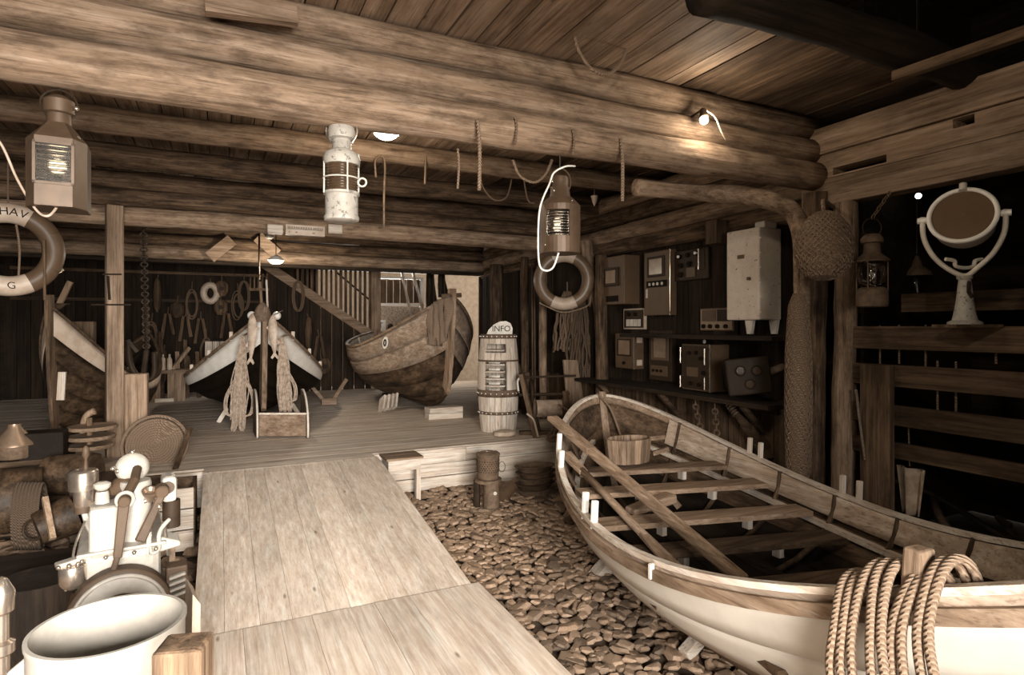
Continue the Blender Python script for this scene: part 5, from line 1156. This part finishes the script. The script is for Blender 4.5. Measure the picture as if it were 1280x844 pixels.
for i, (u, v, kd) in enumerate(gear):
    c = PY(u, v, 12.4 if u < 340 else 11.6); key = (kd, whr(u), 'high' if v < 385 else 'low'); cnt[key] = cnt.get(key, 0) + 1
    cnt[kd] = cnt.get(kd, 0) + 1; L = lab[kd] + ' hanging ' + key[2] + ' on the back wall, ' + ordw[cnt[kd] - 1] + ' such from the left'
    nm = {'f': 'wooden_float', 'g': 'net_corks', 'b': 'pulley_block', 'r': 'line_coil', 'h': 'bone_ring'}[kd]
    t = thing(nm, L, {'f': 'float', 'g': 'float', 'b': 'pulley', 'r': 'rope', 'h': 'ring'}[kd], c - V((0, 0, .3)), group={'f': 'long wooden floats', 'g': 'pairs of net corks', 'b': 'pulley blocks', 'r': 'coils of dark line', 'h': 'bone rings'}[kd] + ' on the back wall')
    MB().tube([c + V((0, -.05, .0)), c + V((0, .1, .12))], .012, 5).build('nail_line', DROPE, t)
    if kd == 'f': MB().lathe([(.02, -.55), (.06, -.45), (.07, -.2), (.05, 0), (.02, .05)], c + V((0, -.08, 0)), n=10).build('body', W['oldz'], t, True)
    if kd == 'g':
        for s in (-1, 1): MB().bar(c + V((s * .03, -.07, 0)), c + V((s * .09, -.07, -.42 + s * .04)), .07, .05, w2=.09, h2=.06).build('cork', W['oldz'], t, bevel=.01)
    if kd == 'b':
        MB().lathe([(.06, -.28), (.12, -.2), (.12, -.06), (.06, 0)], c + V((0, -.08, 0)), n=14, sy=.6).build('shell', W['oldz'], t, True); MB().cyl(c + V((-.0, -.2, -.14)), c + V((0, .02, -.14)), .04, 12).build('sheave', IRON, t)
    if kd == 'r':
        for q in range(5): MB().torus(c + V((rr.uniform(-.02, .02), -.06 - q * .012, -.3)), .085, .012, (0, 1, 0), 16, 6, sy=3.2 if u > 300 or q % 2 else 2.6).build('turn', ropemat('coil_line', .22) if i == 5 and q == 0 else DROPE, t)
    if kd == 'h': MB().torus(c + V((0, -.08, -.16)), .11, .06, (0, 1, 0), 20, 10, sy=1.35).build('ring', CREAM, t, True)
# rail that carries them
for z in (2.55, 2.05): MB().rng(-3.1, 1.15, 12.48, 12.53, z, z + .05).build('peg_rail', W['oldx'], label=('upper' if z > 2.3 else 'lower') + ' peg rail across the dark back wall', cat='rail')
# things standing at the back left
c = PZ(206, 486, DZ); t = thing('work_bench', 'low crude bench with small bottles at the back left of the deck', 'bench', (c.x, 11.2, DZ)); x = PY(206, 486, 11.2).x
MB().rng(x - .32, x + .34, 11.0, 11.4, DZ + .45, DZ + .5).build('top', W['midx'], t); MB().rng(x - .3, x - .05, 11.02, 11.06, DZ, DZ + .45).rng(x + .05, x + .3, 11.02, 11.06, DZ, DZ + .45).build('front_board', W['midz'], t); MB().rng(x - .12, x + .14, 10.98, 11.02, DZ, DZ + .06).build('foot', W['palex'], t)
for i in range(4): MB().lathe([(.035, 0), (.04, .02), (.036, .17), (.014, .21), (.016, .25)], (x - .2 + i * .09, 11.15, DZ + .5), n=10).build('bottle', CREAM, None, True, label=('leftmost', 'second', 'third', 'rightmost')[i] + ' pale bottle on the crude bench at the back left', cat='bottle', group='bottles on the back bench')
MB().bar((x + .1, 11.2, DZ + .5), (x + .34, 11.3, DZ + .85), .08, .05).build('leaning_wedge', W['midz'], label='wooden wedge leaning on the crude bench', cat='wood')
for i, (u, v0, v1) in enumerate(((221, 440, 482), (231, 425, 470), (246, 440, 470), (200, 415, 470))):
    MB().bar(PY(u, v0, 11.6), V((PY(u + 3, v1, 11.4).x, 11.4, DZ + .01)), .06, .05).build('upright_stake', W['midz' if i in (0,) else 'oldz'], label=('slim pale', 'broad brown', 'short brown', 'tall dark')[i] + ' stake leaning against the back wall', cat='stake')
a = PY(256, 427, 11.9); b = PY(293, 452, 11.9); vb3 = thing('boarded_screen', 'pale boarded screen standing behind the black boat', 'panel', (a.x, 11.9, DZ))
for i in range(4): MB().rng(a.x + (b.x - a.x) * i / 4 + .005, a.x + (b.x - a.x) * (i + 1) / 4 - .005, 11.88, 11.92, DZ, a.z).build('board', W['palez'], vb3)
# anchor and chain at left
chain(PY(179, 282, 7.2), PY(183, 440, 7.2), 34, .022, IRON, 'heavy dark chain hanging down beside the tall left post')
t = thing('anchor', 'dark iron anchor hanging on the chain behind the timber stub', 'anchor', PY(180, 475, 7.1))
MB().tube([PY(183, 438, 7.1), PY(178, 478, 7.1)], .025, 8).build('shank', IRON, t); MB().tube(smooth([PY(160, 425, 7.1), PY(163, 455, 7.1), PY(176, 474, 7.1), PY(192, 470, 7.1), PY(193, 440, 7.1)], 5), .028, 8).build('arms', IRON, t, 'all'); MB().bar(PY(160, 425, 7.1), PY(172, 440, 7.1), .07, .03).build('fluke', IRON, t)
# anchor / grapnel at right of centre boat
c = PY(400, 478, 9.6); c.x += .12; t = thing('wooden_crutch', 'small wooden crutch on the deck right of the black boat', 'crutch', (c.x, 9.6, DZ))
MB().rng(c.x - .1, c.x + .12, 9.55, 9.65, DZ, DZ + .1).build('base', W['midx'], t); MB().bar((c.x + .08, 9.6, DZ + .08), (c.x + .28, 9.6, DZ + .38), .05, .05).build('arm', W['midx'], t); MB().bar((c.x - .08, 9.6, DZ + .08), (c.x - .28, 9.6, DZ + .33), .05, .05).build('arm', W['midx'], t)
# things standing in the dark left boat
MB().bar(PY(72, 385, 8.0), PY(88, 352, 8.0), .06, .05).build('upright_stick', W['midz'], label='pale stick standing up in the dark clinker boat', cat='stick')
MB().tube([PY(56, 375, 5.9), PY(55, 300, 5.9)], .01, 6).build('thin_rod', W['oldz'], label='thin rod beside the left lifebuoy', cat='rod')
c = PY(228 / 6 + 52, 408, 7.6); MB().box((c.x + .1, 7.6, c.z - .1), (.2, .15, .3)).build('boat_box', W['oldz'], bevel=.01, label='wooden box sitting in the dark clinker boat', cat='box')
MB().lathe([(.02, 0), (.07, .05), (.12, .06)], PY(72, 387, 7.5), n=14).build('iron_bowl', RUST, None, True, label='iron bowl on the bow of the dark clinker boat', cat='bowl')
MB().bar(PY(78, 465, 7.0), PY(76, 500, 7.0), .05, .06).build('pale_peg', W['palez'], label='short pale peg hanging on the side of the dark clinker boat', cat='peg')
# ---- white tub in the left foreground
c = P(137, 779, 1.72); t = thing('white_tub', 'big worn white round tub, open top, in the left foreground', 'tub', (c.x, c.y, 0))
T = Matrix.Translation((c.x, c.y, 0)); R = .19; zt = c.z
m = MB(T); n = 56
pr = [(.175, .0), (.184, .02), (.190, zt - .02), (.194, zt - .012), (.194, zt), (.183, zt), (.181, zt - .02), (.175, .06), (.001, .055)]
m.lathe(pr, n=n); m.build('body', paint('tub_white', .38, .5, dirt=.3, scale=6, neutral=True), t, True)
for z in (.15, .5): MB(T).lathe([(R + .002, z), (R + .004, z + .03)], n=48, cap=False).build('hoop', OLDWHITE, t, True, solid=.003)
for i in range(15):
    a = 6.283 * i / 15; x, y = math.cos(a), math.sin(a); MB(T).bar((x * .1765, y * .1765, .08), (x * .182, y * .182, zt - .025), .0015, .0015).build('seam', W['midz'], t)
c = P(229, 800, 1.2); MB(frame((c.x, c.y, 0), -.3)).rng(-.045, .045, -.04, .045, -.02, c.z - .005).build('short_post', W['oldz'], bevel=.008, label='blurred square wooden post at the bottom beside the white tub', cat='post')
# ---- engine
D = 2.6; T = camframe(150, 752, D); k = px(D); o = T.translation
rd = V((o.x, o.y, 0)).normalized(); rp = V((rd.y, -rd.x, 0)); CT = rd.dot(FWD)
T = Matrix(((rp.x, rd.x, 0, o.x), (rp.y, rd.y, 0, o.y), (0, 0, 1, o.z), (0, 0, 0, 1)))
EW = paint('engine_white', .36, .4, dirt=.3, scale=14, neutral=True); EB = paint('engine_brown', .07, .6, spec=.25, dirt=.4)
t = thing('boat_engine', 'white painted single cylinder boat engine with brown levers, left foreground', 'engine', (o.x, o.y, 0))
def q(u, v, y=0.0): return ((u - 150) * k * CT, y, (752 - v) * k * (1 + y * .3))
MB(T).lathe([(.175, -.02), (.187, -.012), (.187, .05), (.176, .06)], (0, -.10, 0), (0, -1, 0), n=56).build('flywheel_rim', EB, t, True)
MB(T).lathe([(.163, .0), (.163, .008), (.098, .016), (.093, .012)], (0, -.155, 0), (0, -1, 0), n=56, cap=True).build('flywheel_disc', EW, t, True)
MB(T).torus((0, -.165, 0), .164, .009, (0, 1, 0), 56, 8).build('flywheel_lip', EW, t, True)
MB(T).lathe([(.094, .0), (.09, .006), (.05, .012), (.001, .014)], (0, -.168, 0), (0, -1, 0), n=40).build('hub_plate', EB, t, True)
MB(T).tube([(.0, -.185, 0), (0, -.215, 0)], .03, 16).build('shaft_end', STEEL, t, True)
zfloor = -o.z
MB(T).rng(-.13, .15, -.06, .42, -.02, .235).build('crankcase', EW, t, bevel=.03)
MB(T).rng(-.2, .2, -.0, .5, zfloor, -.1).build('bed', W['oldy'], t, bevel=.01)
MB(T).rng(-.16, .18, .0, .4, -.12, 0).build('sump', EB, t, bevel=.02)
MB(T).rng(-.15, .17, -.075, .43, .235, .25).build('flange', EW, t, bevel=.006)
a = q(112, 682); b = q(150, 628); MB(T).rng(a[0], b[0], -.06, .10, a[2] - .03, b[2]).build('water_tank', EW, t, bevel=.02)
MB(T).lathe([(.028, 0), (.025, .04), (.022, .05)], q(128, 628, .02), n=16).build('filler_neck', EW, t, True); MB(T).lathe([(.02, 0), (.032, .012), (.032, .028), (.018, .036)], q(128, 612, .02), n=8).build('filler_cap', EW, t, True)
MB(T).lathe([(.062, 0), (.062, .27), (.058, .285)], q(170, 690, .06), n=28, sy=1.1).build('cylinder', EW, t, True)
MB(T).lathe([(.08, 0), (.082, .02), (.06, .05), (.03, .07)], q(160, 625, .1), n=24).build('cylinder_head', EB, t, True)
MB(T).lathe([(.064, -.02), (.066, 0), (.05, .02), (.001, .026)], q(166, 595, .08), (0, -1, 0), n=32).build('valve_cover', EW, t, True); MB(T).ball(q(166, 575, .08), .012, 8).build('cover_nut', STEEL, t, True)
for i in range(5): MB(T).ball(q(141 + i * 6, 590 + (i % 2) * 6, .05 + .02 * i), .011, 6).build('bolt', STEEL, t, True)
# left filter
MB(T).lathe([(.03, -.08), (.036, -.06), (.036, 0), (.054, .005), (.056, .08), (.05, .088), (.02, .093)], q(104, 618, .1), n=28).build('air_filter', STEEL, t, True)
MB(T).lathe([(.034, -.08), (.034, -.01)], q(104, 622, .1), n=20).build('filter_bowl', EB, t, True)
MB(T).lathe([(.01, 0), (.006, .04), (.015, .06), (.013, .09), (.003, .1)], q(107, 592, .1), n=12).build('filter_knob', EB, t, True)
MB(T).tube([q(104, 640, .1), q(110, 660, .08), q(118, 670, .05)], .012, 8).build('filter_pipe', EW, t)
# lower left cup
MB(T).lathe([(.018, -.1), (.036, -.09), (.048, -.07), (.05, -.005), (.046, 0)], q(94, 690, -.05), n=24).build('oil_cup', STEEL, t, True)
MB(T).bar(q(74, 689, -.05), q(128, 684, -.02), .05, .022).build('cup_bracket', EW, t, bevel=.006)
MB(T).tube(smooth([q(94, 689, -.05), q(95, 675, -.04), q(100, 660, -.02), q(108, 645, 0)], 4), .005, 6).build('fuel_line', STEEL, t)
for u in (78, 90, 100): MB(T).ball(q(u, 688, -.075), .009, 6).build('bolt', STEEL, t, True)
for u in (86, 100): MB(T).cyl(q(u, 712, -.05), q(u, 720, -.05), .006, 6).build('drain', STEEL, t)
# levers
def lever(a, b, w, nm='lever'):
    a, b = V(a), V(b); MB(T).bar(a, b, .018, w, up=(0, 0, 1) if abs((b - a).normalized().z) < .8 else (1, 0, 0)).build(nm, EB, t, bevel=.008)
lv = MB(T); lv.bar(q(155, 612, -.14), q(147, 680, -.15), .042, .018, up=(0, 1, 0), w2=.032); lv.cyl(q(155, 612, -.155), q(155, 612, -.12), .023, 16); lv.build('main_lever', EB, t, bevel=.004)
MB(T).bar(q(147, 678, -.152), q(142, 694, -.155), .022, .02, up=(0, 1, 0)).build('lever_grip', EB, t, bevel=.006)
MB(T).torus(q(156, 611, -.13), .03, .008, (0, 1, 0), 24, 8, a0=0, a1=6.283).build('lever_collar', EW, t, True)
MB(T).tube([q(155, 612, -.12), q(168, 598, -.05), q(172, 594, .05)], .019, 10).build('lever_shaft', EB, t)
l2 = MB(T); l2.bar(q(204, 616, -.06), q(174, 668, -.12), .03, .02, up=(0, 1, 0), w2=.042); l2.cyl(q(203, 614, -.08), q(203, 614, -.03), .028, 16); l2.build('side_lever', EB, t, bevel=.005)
MB(T).ball(q(199, 630, -.09), .013, 8).build('bolt', STEEL, t, True)
MB(T).lathe([(.012, -.05), (.02, -.03), (.032, 0), (.033, .006), (.026, .006), (.018, -.01)], q(188, 613, -.06), (0, -.45, 1), n=20).build('brass_cup', paint('brass', .4, .3, metal=.8), t, True)
MB(T).tube([q(180, 628, -.03), q(205, 624, -.03)], .009, 8).build('cross_shaft', STEEL, t)
MB(T).rng(.155, .215, -.02, .1, .40, .515).build('magneto', EW, t, bevel=.018); MB(T).cyl((.178, -.022, .47), (.178, -.034, .47), .026, 16).build('magneto_cap', EB, t, True)
MB(T).cyl((.195, .03, .28), (.195, .03, .40), .036, 16).build('magneto_drive', IRON, t, True)
MB(T).tube(smooth([q(187, 664, -.06), q(187, 680, -.06), q(190, 692, -.06), q(199, 688, -.06), q(199, 672, -.06), q(203, 664, -.04), q(214, 656, -.02)], 4), .009, 8).build('exhaust_pipe', EW, t, 'all')
MB(T).rng(q(183, 0)[0], q(186, 0)[0], -.08, -.05, .2, .33).build('fuel_rod', EW, t)
MB(T).prism([q(196, 694, -.05), q(228, 690, -.05), q(228, 684, -.05), q(200, 674, -.05)], (0, .12, 0)).build('side_shelf', EW, t, bevel=.004)
MB(T).rng(q(214, 0)[0], q(222, 0)[0], .0, .06, zfloor + .0, .21).build('strut', RUST, t)
for i in range(4): MB(T).bar(q(211, 722 + i * 8 + 0, -.12), q(233, 718 + i * 8, -.12), .03, .012).build('fin', EW, t, bevel=.004)
MB(T).rng(q(208, 0)[0], q(236, 0)[0], -.10, -.02, q(0, 755)[2], q(0, 712)[2]).build('fin_block', EB, t, bevel=.006)
MB(T).tube([q(150 + 62, 700, -.05), q(207, 660, 0)], .008, 6).build('tie_rod', STEEL, t)
for x in (-.13, -.05, .05, .13): MB(T).ball((x, -.08, .225), .009, 6).build('bolt', STEEL, t, True)
MB().bar(P(236, 728, 2.25), P(228, 800, 2.2), .012, .07, up=(0, 1, 0)).build('thin_plate', CREAM, label='thin pale plate standing between the engine and the ramp', cat='plate')
o2 = bpy.data.objects['thin_plate']; 
a = P(232, 735, 2.3); bpy.data.objects.remove(o2)
MB().prism([V((a.x - .01, a.y, .0)), V((a.x + .02, a.y + .02, 0)), V((a.x + .025, a.y, a.z)), V((a.x, a.y, a.z + .04))], V((.06, -.35, 0)) * .5).build('thin_plate', CREAM, label='thin pale plate standing between the engine and the ramp', cat='plate')
# ---- woven round tray leaning on the deck edge
c = P(194, 556, 5.35); ax = V((-.05, -1, .28)).normalized(); t = thing('woven_tray', 'round coiled rope tray leaning against the deck edge behind the engine', 'tray', c)
MB().lathe([(.001, -.012), (.23, -.012), (.23, .004), (.001, .004)], c, ax, n=40).build('backing', W['oldx'], t)
nco = 11
for i in range(nco): MB().torus(c + ax * .008, .012 + i * .0205, .0105, ax, 40, 6).build('coil', ropemat('tray_rope', .3) if i == 0 else bpy.data.materials['tray_rope'], t, True)
MB().torus(c + ax * .006, .252, .015, ax, 48, 8).build('rim', bpy.data.materials['tray_rope'], t, True)
MB().bar(P(238, 535, 5.3), P(212, 606, 5.0), .035, .03).build('bent_stick', W['oldz'], label='rough stick leaning by the round coiled tray', cat='stick')
MB().lathe([(.01, 0), (.09, .02), (.12, .04), (.05, .07), (.001, .08)], P(252, 585, 5.55), n=14, sy=.6).build('rag', CANVAS, None, True, label='crumpled rag on the deck corner at the ramp head', cat='rag')
# crates of pale boards between engine and ramp
t = thing('plank_crate', 'pale plank crate standing between the ramp and the engine', 'crate', (-.3, 5.0, 0))
for z in (.02, .17, .32): MB().rng(-.42, -.17, 4.86, 4.88, z, z + .14).build('slat', W['palex'], t); 
MB().rng(-.18, -.16, 4.88, 5.3, .02, .45).rng(-.43, -.41, 4.88, 5.3, .02, .45).rng(-.42, -.17, 5.28, 5.3, .02, .45).build('side', W['oldy'], t)
# ---- junk at the left
def disc(c, r, h, mat, label, nm='wooden_disc', cat='disc', ax=(0, 0, 1)): return MB().lathe([(r * .96, 0), (r, h * .3), (r, h * .7), (r * .95, h)], c, ax, n=32).build(nm, mat, None, True, label=label, cat=cat)
c = P(112, 560, 5.0)
for i, dz in enumerate((0, .075, .155)): disc(c + V((.01 * i, 0, dz + .0)), .17 + .005 * i, .03, W['midx'], ('lowest', 'middle', 'topmost')[i] + ' of three wooden discs stacked on a spindle at left')
MB().cyl(V((c.x, c.y, .0)), c + V((0, 0, .25)), .02, 10).build('spindle', W['oldz'], label='wooden spindle carrying the three discs', cat='spindle')
MB().lathe([(.05, 0), (.1, .02), (.08, .08), (.02, .1)], (c.x, c.y, c.z - .14), n=16).build('spindle_boss', RUST, None, True, label='iron boss on the spindle under the discs', cat='fitting')
MB().tube(smooth([P(104, 552, 5.1), P(103, 535, 5.1), P(108, 520, 5.1), P(118, 514, 5.1)], 5), [.02 + .01 * (i / 15) for i in range(16)], 8).build('curved_horn', W['midz'], None, 'all', label='curved wooden hook rising above the stacked discs', cat='hook')
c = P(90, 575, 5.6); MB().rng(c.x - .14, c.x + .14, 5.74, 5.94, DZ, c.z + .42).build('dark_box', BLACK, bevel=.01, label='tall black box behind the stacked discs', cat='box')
c = P(18, 556, 4.6); t = thing('lantern_hood', 'dark lamp with a conical tin hood at the left edge', 'lamp', c - V((0, 0, .1)))
MB().lathe([(.10, -.1), (.11, -.09), (.11, 0)], c, n=24).build('body', RUST, t, True); MB().lathe([(.14, 0), (.135, .02), (.045, .13), (.04, .16)], c, n=24).build('hood', paint('tin', .3, .35, metal=.6), t, True)
c2 = P(38, 590, 4.7); t = thing('wooden_crate', 'old slatted crate under the conical tin hood at left', 'crate', (c2.x, c2.y, 0)); cz = c.z - .1
cw = .26
for z in [cz - .01 - .05 * j for j in range(1, 5)]:
    MB().rng(c.x - .16, c.x + .34, c.y - .06, c.y - .04, max(DZ, z), z + .042).build('slat', W['oldx'], t)
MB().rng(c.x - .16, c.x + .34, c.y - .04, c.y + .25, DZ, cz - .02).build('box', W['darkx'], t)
# coils of rope
c = P(38, 645, 3.9); t = thing('rope_coil', 'dark hank of rope hanging at left beside the engine', 'rope', c - V((0, 0, .1)))
for i in range(8): MB().torus(c + RIGHT * (i * .022 - .08) + UP * 0, .16, .011, (RIGHT * .9 + FWD * .45), 28, 6, sy=1.3, sx=.8).build('turn', ropemat('dim_rope', .10) if i == 0 else bpy.data.materials['dim_rope'], t, True)
c = P(75, 650, 3.8); t = thing('canvas_bucket', 'dark wooden bucket lying behind the engine', 'bucket', c)
MB().lathe([(.10, -.12), (.13, .08)], c, (.8, .3, .25), n=20).build('body', TAR, t, True); MB().torus(c + V((-.12, -.05, -.03)), .06, .008, (.3, 1, 0), 16, 6).build('handle', IRON, t); MB().bar(P(56, 622, 3.7), P(66, 674, 3.6), .03, .03).build('stick', W['midz'], t)
# shelf that holds the heap, so nothing floats
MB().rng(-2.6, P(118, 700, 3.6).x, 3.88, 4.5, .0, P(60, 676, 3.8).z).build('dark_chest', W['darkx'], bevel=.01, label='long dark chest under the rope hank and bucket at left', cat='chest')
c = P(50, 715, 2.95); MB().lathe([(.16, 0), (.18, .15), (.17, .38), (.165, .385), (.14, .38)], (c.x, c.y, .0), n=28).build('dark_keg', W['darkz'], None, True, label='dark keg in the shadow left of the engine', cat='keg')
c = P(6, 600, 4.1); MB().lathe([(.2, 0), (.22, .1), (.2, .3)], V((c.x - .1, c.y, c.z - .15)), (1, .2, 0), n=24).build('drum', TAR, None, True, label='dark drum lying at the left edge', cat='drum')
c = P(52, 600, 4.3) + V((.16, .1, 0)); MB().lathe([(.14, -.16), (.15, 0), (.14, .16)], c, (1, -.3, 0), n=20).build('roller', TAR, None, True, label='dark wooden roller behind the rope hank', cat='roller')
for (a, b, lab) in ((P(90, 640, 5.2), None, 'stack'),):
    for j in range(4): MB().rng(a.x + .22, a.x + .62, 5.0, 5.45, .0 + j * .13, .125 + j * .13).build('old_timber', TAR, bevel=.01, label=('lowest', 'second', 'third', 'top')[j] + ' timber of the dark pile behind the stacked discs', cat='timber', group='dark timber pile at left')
# metal piece at the bottom left edge
t = thing('metal_fitting', 'bright metal pipe fitting cut off by the lower left edge', 'pipe', P(2, 844, 1.9)); T = camframe(2, 780, 1.9)
MB(T).lathe([(.02, -.4), (.022, -.1), (.035, -.09), (.035, -.06), (.02, -.05), (.02, .03), (.032, .04), (.034, .1), (.015, .14), (.001, .15)], n=20).build('pipe', STEEL, t, True); MB(T).tube([(.02, 0, -.16), (.08, 0, -.17)], .012, 8).build('stub', STEEL, t)
MB(T).lathe([(.06, T.translation.z * -1), (.05, -.4)], n=16).build('stand', IRON, t, True)
MB(camframe(28, 835, 1.75)).tube([(-.03, 0, -.02), (.03, 0, .03)], .014, 8).tube([(-.01, 0, -.04), (.05, 0, .01)], .014, 8).build('striped_rod', OLDWHITE, label='two short pale rods beside the white tub at bottom left', cat='rod')

# ---- sub-parts: hang the small pieces under the part they sit on
SUB = {'screen': 'screen_frame', 'knob_cap': 'knob', 'dial': 'dial_panel', 'glass_rib': 'glass', 'rivet': 'hoop', 'leaflet': 'shelf', 'lettering': 'sign_board',
       'lens': 'drum', 'front_ring': 'drum', 'vent_cap': 'drum', 'bolt': 'crankcase', 'lever_grip': 'main_lever', 'lever_collar': 'main_lever', 'cover_nut': 'valve_cover',
       'filter_knob': 'air_filter', 'filler_cap': 'filler_neck', 'magneto_cap': 'magneto', 'letter_marks': 'board', 'dark_band': 'board', 'holes': 'body', 'stud': 'body',
       'emblem_ring': 'oval_plate', 'hole_ring': 'front_flange', 'tine': 'head', 'fin': 'body', 'tail': 'body', 'hinge_pin': 'case', 'name_plate': 'case', 'lock': 'case', 'foot': 'case', 'hub_plate': 'flywheel_disc'}
for o in list(scene.objects):
    if o.parent is None or o.parent.parent is not None or o.type != 'MESH': continue
    base = o.name.split('.')[0]; want = SUB.get(base)
    if not want: continue
    sib = [c for c in o.parent.children if c.name.split('.')[0] == want and c is not o]
    if not sib: continue
    ctr = lambda q: sum((V(b) for b in q.bound_box), V((0, 0, 0))) / 8
    co = ctr(o); best = min(sib, key=lambda c: (ctr(c) - co).length)
    o.parent = best
